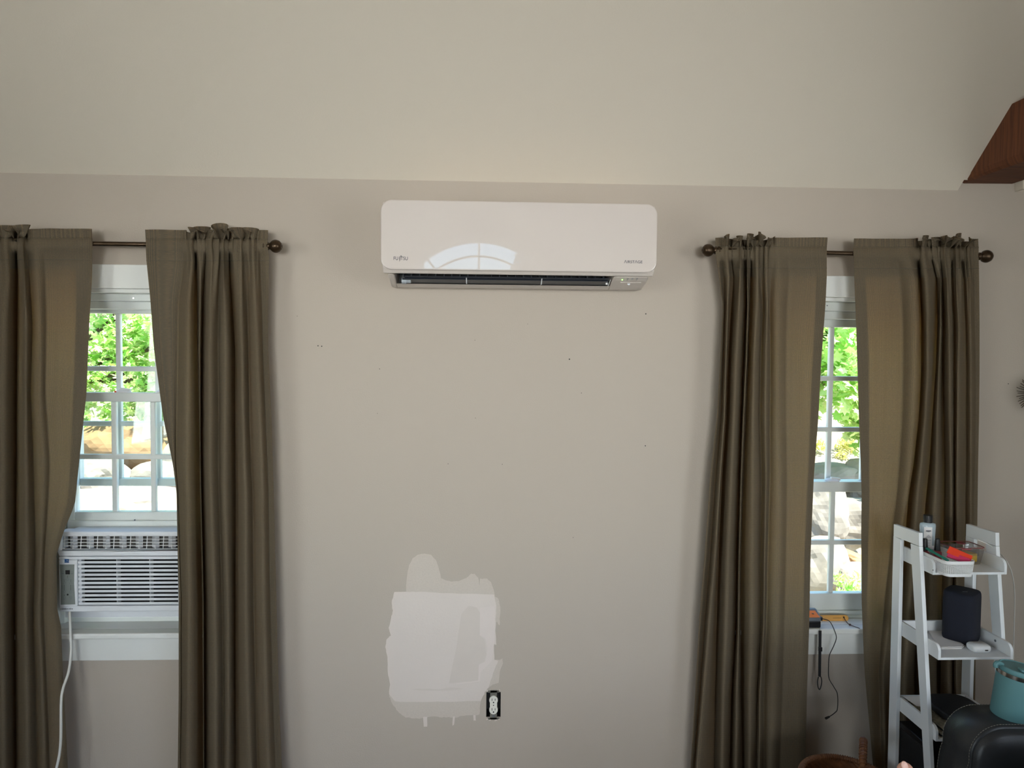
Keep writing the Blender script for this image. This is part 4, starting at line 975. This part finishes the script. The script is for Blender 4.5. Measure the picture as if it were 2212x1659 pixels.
# folded napkin
nv = [PZ(2006, 1366, T2+.002), PZ(2033, 1363, T2+.002), PZ(2050, 1376, T2+.002), PZ(2083, 1396, T2+.002), PZ(2078, 1401, T2+.002), PZ(2034, 1402, T2+.002), PZ(2022, 1395, T2+.002)]
nv = [Vector((max(p.x, tx0+.010), max(p.y, T2F+.004), T2+.0008)) for p in nv]
nv = [Vector((p.x, min(p.y, T2B-.012), p.z)) for p in nv]
r = thing('paper_napkin', 'white folded paper towel lying on the middle tray', 'paper towel')
MB().prism(nv, (0, 0, .003)).build('lower_ply', 'paper_white', r, bevel=.001)
MB().prism([p+Vector((.001, .003, .0035)) for p in nv[:-1]]+[nv[-1]+Vector((.004, .004, .0035))], (0, 0, .002)).build('upper_ply', 'paper_white', r, bevel=.001)
finish(r, tuple(nv[0]))
# --- bottom tray
T3, T3F, T3B = TR[2]
zb_ = T3+.0008
for k, (dx, rot_, lab) in enumerate(((0, .02, 'patterned notebook lying lowest on the bottom tray'), (.006, .07, 'patterned notebook on top of the other one, bottom tray'))):
    r = thing('notebook', lab, 'book')
    M = Matrix.Translation((tx0+.062+dx, -.358, zb_)) @ Matrix.Rotation(rot_, 4, 'Z')
    MB().box((-.045, -.085, 0), (.045, .085, .002)).xf(M).build('cover', 'book_pattern', r)
    MB().box((-.043, -.083, .002), (.043, .083, .009)).xf(M).build('pages', 'bag_black', r)
    MB().box((-.045, -.085, .009), (.045, .085, .011)).xf(M).build('cover', 'book_pattern', r)
    finish(r, (tx0+.062+dx, -.358, zb_)); zb_ += .0115
o = MB().prism([(tx0+.012, -.274, zb_+.012), (tx0+.03, -.312, zb_+.001), (tx0+.10, -.322, zb_+.001), (tx0+.12, -.274, zb_+.016)], (0, 0, .001)).build('loose_paper', 'paper_white', None); tag(o, 'loose white paper sheet at the back of the bottom tray', 'paper')
o = MB(); pts = []
for i in range(30):
    t = 2*math.pi*i/30; pts.append((1.408+math.copysign(abs(math.cos(t))**.6, math.cos(t))*.070, -.357+math.copysign(abs(math.sin(t))**.6, math.sin(t))*.082, zb_+.0025))
o.prism(pts, (0, 0, .022)); o = o.build('pouch', 'bag_black', None, bevel=.008, seg=3); tag(o, 'flat black pouch lying over the notebooks on the bottom tray', 'pouch')
r = thing('storage_bin', 'black fabric bin standing on the floor beneath the lowest tray of the ladder shelf', 'bin')
MB().box((tx0+.002, -.425, .001), (tx1-.002, -.272, .375)).build('bin_body', 'bag_black', r, bevel=.006)
MB().box((tx0+.001, -.428, .375), (tx1-.001, -.270, .392)).build('bin_rim', 'black_plastic', r, bevel=.003)
finish(r, ((tx0+tx1)/2, -.35, .001))
#@@CHAIR
r = thing('leather_armchair', 'black leather armchair with light stitching, cut off at the lower right corner', 'armchair')
yA, yB2 = -.50, -.617
ztop = P(2090, 1521, yA).z; xl_ = P(2034, 1585, yA).x
def armprof(dx, dz, y, R=.085):
    # left flank leans outward below, rounded shoulder, gently falling top
    L = [(-.02, -.55), (-.018, -.22), (-.008, -.13), (0, -.10)]
    for k in range(9):
        t = math.radians(180-90*k/8); L.append((R*1.0+R*math.cos(t), -.082+.082*math.sin(t)))
    L += [(.16, -.001), (.24, -.006), (.33, -.014), (.33, -.55)]
    return [Vector((xl_+a_+dx, y, ztop+b_+dz)) for a_, b_ in L]
secs = [armprof(.006, -.006, yA), armprof(0, 0, yA-.004), armprof(0, .001, (yA+yB2)/2), armprof(0, 0, yB2+.004), armprof(.003, -.004, yB2)]
w = MB(); rg = [[w.b.verts.new(p) for p in s_] for s_ in secs]; n_ = len(secs[0])
for i in range(len(rg)-1):
    for k in range(n_): w.b.faces.new((rg[i][k], rg[i][(k+1) % n_], rg[i+1][(k+1) % n_], rg[i+1][k]))
w.b.faces.new(rg[0][::-1]); w.b.faces.new(rg[-1]); w.build('arm', 'leather', r, smooth=True)
# padded front face, slightly smaller and bulging
w = MB(); fr = armprof(0, 0, yB2); cc = Vector((xl_+.18, yB2, ztop-.27)); rg = []
for s_, dy in ((.975, 0), (.965, -.010), (.93, -.018), (.8, -.026), (.4, -.030)):
    rg.append([w.b.verts.new(Vector((cc.x+(p.x-cc.x)*s_, yB2+dy, cc.z+(p.z-cc.z)*s_))) for p in fr])
for i in range(len(rg)-1):
    for k in range(n_): w.b.faces.new((rg[i][k], rg[i][(k+1) % n_], rg[i+1][(k+1) % n_], rg[i+1][k]))
w.b.faces.new(rg[-1]); w.build('front_panel', 'leather', r, smooth=True)
def stitches(curve, m_, step=.0080, ln=.0052, rr=.0010):
    b = MB(); seg_ = []; acc_ = 0.0; nxt = 0.0; dist = [0.0]
    for p_, q_ in zip(curve, curve[1:]): dist.append(dist[-1]+(q_-p_).length)
    def at_(d_):
        for i in range(len(dist)-1):
            if dist[i+1] >= d_: return curve[i].lerp(curve[i+1], (d_-dist[i])/max(1e-9, dist[i+1]-dist[i]))
        return curve[-1]
    while nxt+ln < dist[-1]: b.tube([at_(nxt), at_(nxt+ln)], rr, 4); nxt += step
    return b.build('stitching', m_, r)
for dy, s_ in ((yA-.006, 1), (yB2+.006, 1)):
    c_ = armprof(0, 0, dy)[:-1]; c_ = [p+Vector((-.0008, 0, .0012)) for p in c_]; stitches(spline(c_[1:], 4), 'thread')
# seat cushion and body below
w = MB(); q = P(2092, 1659, -.86)
prof_ = [(0, -.16), (-.005, -.08), (.005, -.035), (.035, -.010), (.09, 0), (.30, .004), (.52, -.004), (.55, -.16)]
qz = P(2160, 1652, -.86).z
A_ = [Vector((P(2092, 1659, -.86).x+a_, -.86, qz+b_)) for a_, b_ in prof_]
w.prism(A_, (0, -.42, 0)); w.build('seat_cushion', 'leather', r, bevel=.02, seg=4)
MB().box((xl_+.02, -.655, .06), (xl_+.62, -1.02, qz-.16)).build('seat_base', 'leather', r, bevel=.01)
for x, y in ((xl_+.06, -.56), (xl_+.55, -.98), (xl_+.06, -.98), (xl_+.30, -.56)): MB().lathe([(.015, 0), (.022, .12)], (x, y, 0), 'Z', 12).build('leg', 'dark', r)
finish(r, (xl_+.3, -.8, 0))
# mug standing on the arm
r = thing('travel_mug', 'teal lidded travel mug standing on the black leather chair arm', 'mug')
yM = -.558; mz = ztop-.004; base = Vector((P(2186, 1545, yM).x, yM, mz))
R_ = .0505; H_ = .139
MB().lathe([(R_*.97, 0), (R_*1.0, .004), (R_*1.0, H_*.80)], (0, 0, 0), 'Z', 40).build('mug_body', 'cup_teal', r, smooth=False)
MB().lathe([(R_*.90, 0), (R_*.97, .003)], (0, 0, -.003), 'Z', 40).build('mug_foot', 'cup_teal', r)
MB().lathe([(R_*1.005, H_*.80), (R_*1.01, H_*.81), (R_*1.01, H_*.875), (R_*.99, H_*.88)], (0, 0, 0), 'Z', 40).build('steel_band', 'steel', r, smooth=False)
MB().lathe([(R_*.98, H_*.88), (R_*1.0, H_*.89), (R_*1.0, H_*.93), (R_*.96, H_*.96), (R_*.9, H_*.965), (R_*.88, H_*.95)], (0, 0, 0), 'Z', 40).build('lid', 'cup_teal', r, smooth=False)
MB().box((-.012, -.034, H_*.955), (.034, -.012, H_*.955+.006)).build('lid_slider', 'cup_teal', r, bevel=.002)
MB().tube(spline([(-R_*.85, 0, H_*.955), (-R_*1.08, -.005, H_*.985), (-R_*1.22, -.008, H_*.96), (-R_*1.2, -.008, H_*.90)], 5), [.006]*16, 8).build('lid_tab', 'cup_teal', r, smooth=True)
r.location = base; r.rotation_euler = (0, math.radians(6.5), math.radians(-14))
for o in r.children:
    for p in o.data.polygons: p.use_smooth = True
    e = o.modifiers.new('e', 'EDGE_SPLIT'); e.split_angle = math.radians(40)
#@@SILL
SZ = STZ+.0005
r = thing('wooden_tag', 'light wooden oval tag with a dark string propped on the right window sill', 'wooden tag')
q0 = P(1765, 1346, .030); q1 = P(1833, 1346, .030); hgt = P(1800, 1325, .045).z-SZ; rr = hgt/2
pts = []
for k in range(13):
    t = math.radians(-90+180*k/12); pts.append((q1.x-rr+rr*math.cos(t), 0, rr+rr*math.sin(t)))
pts += [(q0.x+.01, 0, 2*rr), (q0.x, 0, 2*rr-.006), (q0.x-.004, 0, rr), (q0.x, 0, .006), (q0.x+.01, 0, 0)]
M = Matrix.Translation((0, .026, SZ)) @ Matrix.Rotation(math.radians(-22), 4, 'X')
MB().prism(pts, (0, .006, 0)).xf(M).build('tag_board', 'pine', r, bevel=.0015)
MB().box((P(1799, 1336, .03).x, -.0003, rr-.0006), (P(1817, 1336, .03).x, .0002, rr+.0006)).xf(M).build('printed_line', 'wicker', r)
hx = P(1823, 1335, .03).x
MB().lathe([(.003, -.0006), (.003, .0002)], (hx, 0, rr+.002), 'Y', 12).xf(M).build('hole', 'dark', r)
s0 = M @ Vector((hx, -.001, rr+.002))
MB().tube(spline([s0, P(1829, 1344, .005), PZ(1836, 1349.5, SZ+.002), PZ(1846, 1353.5, SZ+.002), PZ(1857, 1357.5, SZ+.002)], 5), .0013, 6).build('string', 'string', r)
MB().lathe([(.0015, -.004), (.0042, 0), (.0015, .004)], PZ(1836, 1349.5, SZ+.005), 'X', 10).build('knot', 'string', r)
finish(r, (q0.x, .03, SZ))
# handheld device
r = thing('handheld_device', 'grey and orange handheld device half hidden behind the curtain on the sill', 'handheld device')
dx0, dx1 = P(1712, 1340, -.02).x, P(1769.5, 1340, -.02).x
zA = P(1755, 1342, -.034).z; 
MB().box((dx0, -.034, SZ), (dx1, .012, zA)).build('lower_case', 'black_plastic', r, bevel=.003)
MB().prism([(dx0, -.036, zA), (dx0, -.032, zA+.012), (dx0, .0, zA+.030), (dx0, .014, zA+.030), (dx0, .016, zA)], (dx1-dx0, 0, 0)).build('upper_case', 'device_grey', r, bevel=.003)
mm = MB().prism([(dx0+.01, -.0335, zA+.0125), (dx0+.01, -.008, zA+.0265), (dx1-.010, -.008, zA+.0265), (dx1-.004, -.0335, zA+.0125)], (0, -.0008, .0012)).build('orange_panel', 'device_orange', r)
MB().lathe([(.0035, 0), (.0035, .001)], P(1756, 1326, -.022), 'Z', 12).build('button', 'dark', r)
MB().box((dx1-.001, -.026, zA-.002), (dx1+.010, -.012, zA+.010)).build('plug', 'black_plastic', r, bevel=.002)
finish(r, ((dx0+dx1)/2, -.01, SZ))
r = thing('wrist_strap', 'black wrist strap hanging from the device over the right window sill', 'strap')
yS = -.054
qs = lambda px, py: P(px, py, yS)
MB().tube([P(1769, 1353, -.03), P(1771, 1357, -.050), qs(1771.5, 1363)], .0006, 6).build('ring', 'steel', r)
a_, b_ = qs(1772, 1362.5), qs(1771, 1461)
MB().prism([(a_.x-.0048, yS, a_.z), (a_.x+.0048, yS, a_.z), (b_.x+.004, yS, b_.z), (b_.x-.0048, yS, b_.z)], (0, .003, 0)).build('webbing', 'cord_black', r, bevel=.0005)
c_ = qs(1772, 1402.5); MB().box((c_.x-.006, yS-.003, c_.z-.007), (c_.x+.006, yS+.005, c_.z+.007)).build('slider', 'black_plastic', r, bevel=.001)
MB().tube(spline([qs(1768, 1462), qs(1766, 1472), qs(1767, 1484), qs(1770, 1489.5), qs(1773, 1484), qs(1775, 1472), qs(1773, 1462), qs(1769, 1461)], 5), .0017, 6).build('loop', 'cord_black', r)
finish(r, tuple(b_))
yC = -.056
cab = spline([P(1770, 1336, -.025), P(1778.4, 1337, -.030), P(1791.7, 1342, -.040), P(1801, 1358, -.052)]+[P(x, y, yC) for x, y in ((1806.7, 1377), (1801, 1395), (1791.7, 1416), (1789.7, 1440.4), (1790.7, 1465), (1801, 1483.5), (1809, 1500), (1809, 1530.7), (1803, 1540), (1791.7, 1548))], 6)
r = thing('usb_cable', 'thin black charging cord dangling from the right window sill', 'cord')
MB().tube(cab, .0014, 8).build('cable_jacket', 'cord_black', r, smooth=True)
a_, b_ = P(1791.7, 1548, yC), P(1784.6, 1551.5, yC); MB().tube([a_, b_, b_+(b_-a_)*.3], [.003, .0042, .0030], 8).build('connector', 'cord_black', r)
finish(r, tuple(b_))
#@@ORN
r = thing('starburst_ornament', 'brown metal starburst ornament on the wall at the right photo edge', 'wall ornament')
q = P(2236, 850, -.035)
MB().lathe([(.004, 0), (.014, .004), (.018, .012), (.014, .020), (.004, .024)], (q.x, -.048, q.z), 'Y', 20).build('hub', 'bronze', r)
rnd = random.Random(4); n = 0
for k in range(96):
    t = 2*math.pi*k/48+rnd.uniform(-.03, .03); el = (.08, .55)[k//48]+rnd.uniform(-.05, .05); L_ = .072*rnd.uniform(.9, 1.02)
    d = Vector((math.cos(t)*math.cos(el), -math.sin(el), math.sin(t)*math.cos(el)))
    c0 = Vector((q.x, -.036, q.z)); MB().tube([c0+d*.008, c0+d*L_], .0010, 5).build('spike', 'bronze', r)
MB().tube([(q.x, -.028, q.z), (q.x, -.0002, q.z)], .004, 8).build('wall_peg', 'bronze', r)
finish(r, tuple(q))
#@@WICKER
r = thing('wicker_basket', 'brown wicker basket with a wrapped handle on the floor under the right window', 'basket')
cy_, R_ = -.385, .125; zr = P(1815, 1634, cy_+R_).z; cx_ = P(1740, 1656, cy_).x+R_; PKZ = P(1863, 1616, cy_-.03).z
def wr(z): return R_*(.78+.22*z/zr)
w = MB(); rg = []; rows_ = 26; seg_ = 72
for j in range(rows_+1):
    z = .01+(zr-.01)*j/rows_
    rg.append([w.b.verts.new((cx_+(wr(z)+.0025*math.cos(math.pi*(i+j)))*math.cos(2*math.pi*i/seg_), cy_+(wr(z)+.0025*math.cos(math.pi*(i+j)))*math.sin(2*math.pi*i/seg_), z)) for i in range(seg_)])
for j in range(rows_):
    for i in range(seg_): w.b.faces.new((rg[j][i], rg[j][(i+1) % seg_], rg[j+1][(i+1) % seg_], rg[j+1][i]))
w.b.faces.new(rg[0][::-1]); o = w.build('woven_wall', 'wicker', r); s_ = o.modifiers.new('t', 'SOLIDIFY'); s_.thickness = .004
rim = [Vector((cx_+R_*math.cos(2*math.pi*i/64), cy_+R_*math.sin(2*math.pi*i/64), zr)) for i in range(65)]
MB().tube(rim, .0075, 8, cap=False).build('rim', 'wicker', r, smooth=True)
def wrap(path, rad, turns, rr, nm):
    pts = []; n_ = turns*8; L_ = len(path)-1
    for i in range(n_+1):
        f = i/n_*L_; a_ = min(int(f), L_-1); p = path[a_].lerp(path[a_+1], f-a_); d = (path[a_+1]-path[a_]).normalized()
        u_ = d.cross(Vector((.3, .2, 1))).normalized(); v_ = d.cross(u_); t = 2*math.pi*i/8
        pts.append(p+(u_*math.cos(t)+v_*math.sin(t))*rad)
    MB().tube(pts, rr, 4).build(nm, 'wicker', r)
wrap(rim, .0080, 120, .0016, 'rim_wrapping')
h0 = Vector((cx_-.028, cy_-.128, zr)); h1 = Vector((cx_+.095, cy_+.09, zr)); pk = PKZ
hp = []
for i in range(25):
    t = math.pi*i/24; c_ = (h0+h1)/2; p = c_-(h1-h0)/2*math.cos(t); p.z = zr-.02+(pk-zr+.02)*math.sin(t)**.8; hp.append(p)
MB().tube(hp, .009, 10).build('handle', 'wicker', r, smooth=True); wrap(hp, .0095, 34, .0024, 'handle_wrapping')
finish(r, (cx_, cy_, .01))
#@@PERSON
r = thing('person', 'big toe of a bare foot pointing up at the bottom edge of the photo', 'person')
def skin(name, chains, m_, parent, levels=2):
    vs_, es, rs = [], [], []
    for ch in chains:
        st_ = ch.get('from'); prev = st_
        for p, rad in ch['pts']:
            vs_.append(tuple(p)); rs.append(rad); 
            if prev is not None: es.append((prev, len(vs_)-1))
            prev = len(vs_)-1
    me = bpy.data.meshes.new(name); me.from_pydata(vs_, es, []); o = bpy.data.objects.new(name, me); COL.objects.link(o); o.parent = parent
    o.modifiers.new('skin', 'SKIN'); sv = me.skin_vertices[0].data
    for i, rad in enumerate(rs): sv[i].radius = (rad, rad)
    sv[0].use_root = True
    sb = o.modifiers.new('sub', 'SUBSURF'); sb.levels = levels; sb.render_levels = levels
    bpy.context.view_layer.update(); dg = bpy.context.evaluated_depsgraph_get(); m2 = bpy.data.meshes.new_from_object(o.evaluated_get(dg))
    o.modifiers.clear(); o.data = m2; m2.materials.clear(); m2.materials.append(MATS[m_])
    for p in m2.polygons: p.use_smooth = True; p.material_index = 0
    return o
yT = -.98
tip = P(1948, 1648, yT); S2 = (CD+yT)/F_PX
W_ = lambda dx, dy, dz: tip+Vector((dx, dy, dz))
# index 0 = ankle root
ch = [{'pts': [(W_(.10, .00, -.215), .036), (W_(.085, -.0, -.175), .038), (W_(.065, 0, -.12), .034), (W_(.045, .0, -.085), .026), (W_(.024, 0, -.052), .0185), (W_(.012, -.0, -.024), .0190), (W_(.001, 0, -.001), .0158)]},
      {'from': 3, 'pts': [(W_(.048, .0, -.050), .0105), (W_(.042, .0, -.022), .0085), (W_(.040, -.006, -.013), .0072)]},
      {'from': 3, 'pts': [(W_(.068, 0, -.055), .0098), (W_(.066, 0, -.032), .0078), (W_(.065, -.006, -.024), .0068)]},
      {'from': 2, 'pts': [(W_(.086, 0, -.068), .0092), (W_(.087, 0, -.047), .0074), (W_(.087, -.006, -.040), .0064)]},
      {'from': 2, 'pts': [(W_(.102, 0, -.085), .0088), (W_(.105, 0, -.066), .0068), (W_(.106, -.006, -.060), .0058)]},
      {'from': 0, 'pts': [(W_(.13, .03, -.262), .032), (W_(.125, -.02, -.27), .042), (W_(.14, -.12, -.26), .045), (W_(.17, -.28, -.22), .056), (W_(.20, -.42, -.18), .060)]}]
ft = skin('foot', ch, 'skin', r)
q = W_(-.0035, -.0155, .0035)
MB().lathe([(.0001, -.001), (.0060, -.0006), (.0070, .0006), (.0001, .0016)], (0, 0, 0), 'Y', 16).xf(Matrix.Translation(q) @ Matrix.Rotation(-.35, 4, 'Y') @ Matrix.Rotation(-.3, 4, 'X') @ Matrix.Diagonal((1, 1, 1.25, 1))).build('toenail', 'nail', r, smooth=True)
finish(r, tuple(W_(.12, 0, -.31)))
r = thing('ottoman', 'black leather footstool below the photo edge carrying the foot', 'footstool')
ox, oy, oz = W_(.13, -.05, 0).x, W_(0, -.08, 0).y, tip.z-.312
MB().box((ox-.17, oy-.2, .06), (ox+.17, oy+.17, oz)).build('cushion', 'leather', r, bevel=.03, seg=4)
for sx in (-1, 1):
    for sy in (-1, 1): MB().lathe([(.012, 0), (.018, .07)], (ox+sx*.13, oy-.01+sy*.15, 0), 'Z', 12).build('leg', 'dark', r)
finish(r, (ox, oy, 0))
#@@OUTSIDE
b = MB(); nx_, ny_ = 50, 40; g = []
def gz(x, y):
    s = max(0, y-2.6); return -.35+.02*y+.42*min(s, 6)+.05*noise.noise(Vector((x*1.3, y*1.3, 3)))
for j in range(ny_+1):
    for i in range(nx_+1):
        x = -9+18*i/nx_; y = .3+14*j/ny_; g.append((x, y, gz(x, y)))
f = [(j*(nx_+1)+i, j*(nx_+1)+i+1, (j+1)*(nx_+1)+i+1, (j+1)*(nx_+1)+i) for j in range(ny_) for i in range(nx_)]
o = mesh('ground', g, f, 'soil', smooth=True); struct(o)
b = MB(); b.box((-40, -60, -.5), (40, BY-.3, -.4)); struct(b.build('ground', 'bounce_ground'))
def boulder(px, py, y, w, h, label, m_='stone', seed=0):
    c_ = P(px, py, y); bm = bmesh.new(); bmesh.ops.create_icosphere(bm, subdivisions=4, radius=1)
    for v in bm.verts:
        d = v.co.normalized(); n_ = .32*noise.noise(d*1.3+Vector((seed, 0, 0)))+.10*noise.noise(d*3.5+Vector((seed, 5, 0)))
        q_ = d*(1+n_); q_.x *= w; q_.z *= h; q_.y *= w*.5
        # flattened facets
        for ax in (Vector((.2, -1, .3)), Vector((-.5, -.7, .6)), Vector((0, 0, 1)), Vector((.8, -.3, .2))):
            ax = ax.normalized(); dd = Vector((q_.x/w, q_.y/(w*.7), q_.z/h)).dot(ax)
            if dd > .82: q_ -= Vector((ax.x*w, ax.y*w*.7, ax.z*h))*(dd-.82)*.8
        v.co = q_
    me = bpy.data.meshes.new('boulder'); bm.to_mesh(me); bm.free(); me.materials.append(MATS[m_]); o = bpy.data.objects.new('boulder', me); COL.objects.link(o); o.location = c_
    tag(o, label, 'boulder', 'boulders of the retaining wall outside'); return o
BS = [(280, 960, 3.4, .42, .20, 'large rounded boulder behind the middle panes of the left window', 'stone_tan'),
      (205, 1030, 3.1, .26, .15, 'pale boulder low left behind the left window'),
      (352, 1035, 3.2, .28, .16, 'pale boulder low right behind the left window'),
      (275, 1090, 2.9, .55, .15, 'broad flat pale boulder just above the window air conditioner'),
      (196, 985, 3.6, .18, .12, 'small white boulder at the left edge of the left window'),
      (430, 1000, 3.3, .30, .25, 'boulder mostly hidden behind the curtain of the left window'),
      (1775, 1110, 2.9, .24, .24, 'pale boulder left of the muntin in the upper row, right window'),
      (1850, 1130, 3.0, .26, .22, 'pale boulder right of the muntin in the upper row, right window'),
      (1830, 1095, 3.3, .22, .09, 'flat tan stone above the two pale boulders, right window', 'stone_tan'),
      (1765, 1225, 2.6, .26, .25, 'large pale boulder lower left in the right window'),
      (1835, 1205, 2.7, .20, .06, 'tilted tan slab between boulders, right window', 'stone_tan'),
      (1860, 1250, 2.5, .22, .14, 'pale boulder lower right in the right window'),
      (1800, 1030, 3.5, .35, .13, 'pale boulder topmost of the pile in the right window'),
      (1900, 1040, 3.4, .30, .22, 'boulder hidden behind the curtain right of the right window')]
for i, t_ in enumerate(BS):
    bo = boulder(*t_[:6], m_=t_[6] if len(t_) > 6 else 'stone', seed=i*3.7)
    if 'tilted' in t_[5]: bo.rotation_euler = (0, math.radians(22), 0)
def leaf(verts, faces, c_, s_, rnd, jag=True):
    n0 = len(verts); q = Matrix.Rotation(rnd.uniform(0, 6.28), 3, 'Z') @ Matrix.Rotation(rnd.gauss(0, .7), 3, 'X') @ Matrix.Rotation(rnd.gauss(0, .6), 3, 'Y')
    out = [(0, -1), (.35, -.45), (.95, -.35), (.55, .1), (.75, .65), (.25, .5), (0, 1.05), (-.25, .5), (-.75, .65), (-.55, .1), (-.95, -.35), (-.35, -.45)] if jag else [(0, -1), (.3, -.3), (.3, .3), (0, 1), (-.3, .3), (-.3, -.3)]
    verts.append(tuple(c_+q @ Vector((0, 0, .12*s_))))
    for a_, b_ in out: verts.append(tuple(c_+q @ Vector((a_*s_, b_*s_, 0))))
    k = len(out)
    for i in range(k): faces.append((n0, n0+1+i, n0+1+(i+1) % k))
def shrub(name, label, cat, c_, rx, ry, rz, n_, s_, m_, seed, trunk=True, jag=True, tx=0):
    rnd = random.Random(seed); r = thing(name, label, cat); v, f = [], []
    cl = [(Vector((rnd.uniform(-1, 1)*rx, rnd.uniform(-1, 1)*ry, rnd.uniform(-1, 1)*rz)), rnd.uniform(.25, .5)) for _ in range(26)]
    for _ in range(n_):
        q, rr = rnd.choice(cl); d = Vector((rnd.gauss(0, 1), rnd.gauss(0, 1), rnd.gauss(0, 1))).normalized()*rr*rnd.uniform(.4, 1)*min(rx, rz)*1.1
        p = c_+q*.85+d
        if p.y < .9: p.y = .9+rnd.random()*.2
        leaf(v, f, p, s_*rnd.uniform(.6, 1.2), rnd, jag)
    o = mesh('foliage', v, f, m_, r); o['kind'] = 'stuff'
    if trunk:
        z0 = gz(c_.x, c_.y)-.1; t_ = MB(); t_.tube([(c_.x+tx, c_.y+.1, z0), (c_.x+tx+.05, c_.y, c_.z-rz*.6), (c_.x+tx*.6, c_.y, c_.z+rz*.3)], [.06, .045, .02], 8)
        for k in range(7): q = cl[k][0]*.8+c_; t_.tube([(c_.x+tx+.03, c_.y, c_.z-rz*.5), tuple((Vector((c_.x, c_.y, c_.z-rz*.3))+q)/2), tuple(q)], [.03, .02, .008], 6)
        t_.build('trunk', 'bark', r)
    finish(r, (c_.x, c_.y, gz(c_.x, c_.y))); return r
shrub('maple_tree', 'bright green leafy maple filling the upper panes of the left window', 'tree', P(260, 725, 3.4), 1.15, .3, .75, 15000, .036, 'leaf_maple', 11, tx=-.7)
shrub('maple_tree', 'bright green large leaved maple filling the upper panes of the right window', 'tree', P(1815, 785, 3.3), 1.0, .35, .70, 7000, .055, 'leaf_maple', 12, tx=-.75)
shrub('bush', 'yellow green bush above the boulders behind the right half of the left window', 'bush', P(365, 893, 5.0), .45, .15, .22, 3000, .026, 'leaf_yellow', 13, jag=False)
shrub('bush', 'low green bush left of the large boulder, left window', 'bush', P(190, 945, 4.6), .24, .15, .26, 1800, .028, 'leaf_maple', 14)
shrub('bush', 'loose yellow green bush above the boulders in the right window', 'bush', P(1820, 985, 4.6), .6, .2, .2, 3000, .026, 'leaf_yellow', 15, jag=False)
shrub('fern_plant', 'small green plant at the lower right of the right window', 'plant', P(1848, 1268, 2.0), .13, .10, .09, 380, .028, 'leaf_maple', 16, trunk=False, jag=False)
shrub('hedge', 'pale green thicket far behind the trees outside', 'hedge', Vector((0, 8.5, 2.2)), 7.5, .5, 2.4, 7000, .16, 'leaf_maple', 17)
# conifers behind the viewer's window wall, seen only mirrored in the glossy unit
def conifer(x, y, h, seed):
    rnd = random.Random(seed); r = thing('conifer_tree', 'dark conifer behind the house, %s, mirrored in the glossy split unit' % {1: 'inner left one', 2: 'inner right one', 3: 'tall outer left one', 4: 'short outer right one'}[seed], 'tree', 'conifers mirrored in the split unit'); v, f = [], []
    for k in range(46):
        z = h*(.12+.86*k/46); L_ = (h-z)*.30+.15
        for _ in range(5):
            t = rnd.uniform(0, 6.28)
            for m_ in range(12):
                s = (m_+1)/12*L_; c_ = Vector((x+math.cos(t)*s, y+math.sin(t)*s, z-.25*s+rnd.gauss(0, .05))); leaf(v, f, c_, .16, rnd, False)
    o = mesh('foliage', v, f, 'leaf_conifer', r); o['kind'] = 'stuff'
    MB().tube([(x, y, -.4), (x, y, h)], [.16, .02], 8).build('trunk', 'bark', r); finish(r, (x, y, -.4))
conifer(-1.9, -14.5, 4.9, 1); conifer(1.5, -20.5, 6.0, 2); conifer(-9.2, -20.0, 8.5, 3); conifer(8.4, -18.0, 6.6, 4)
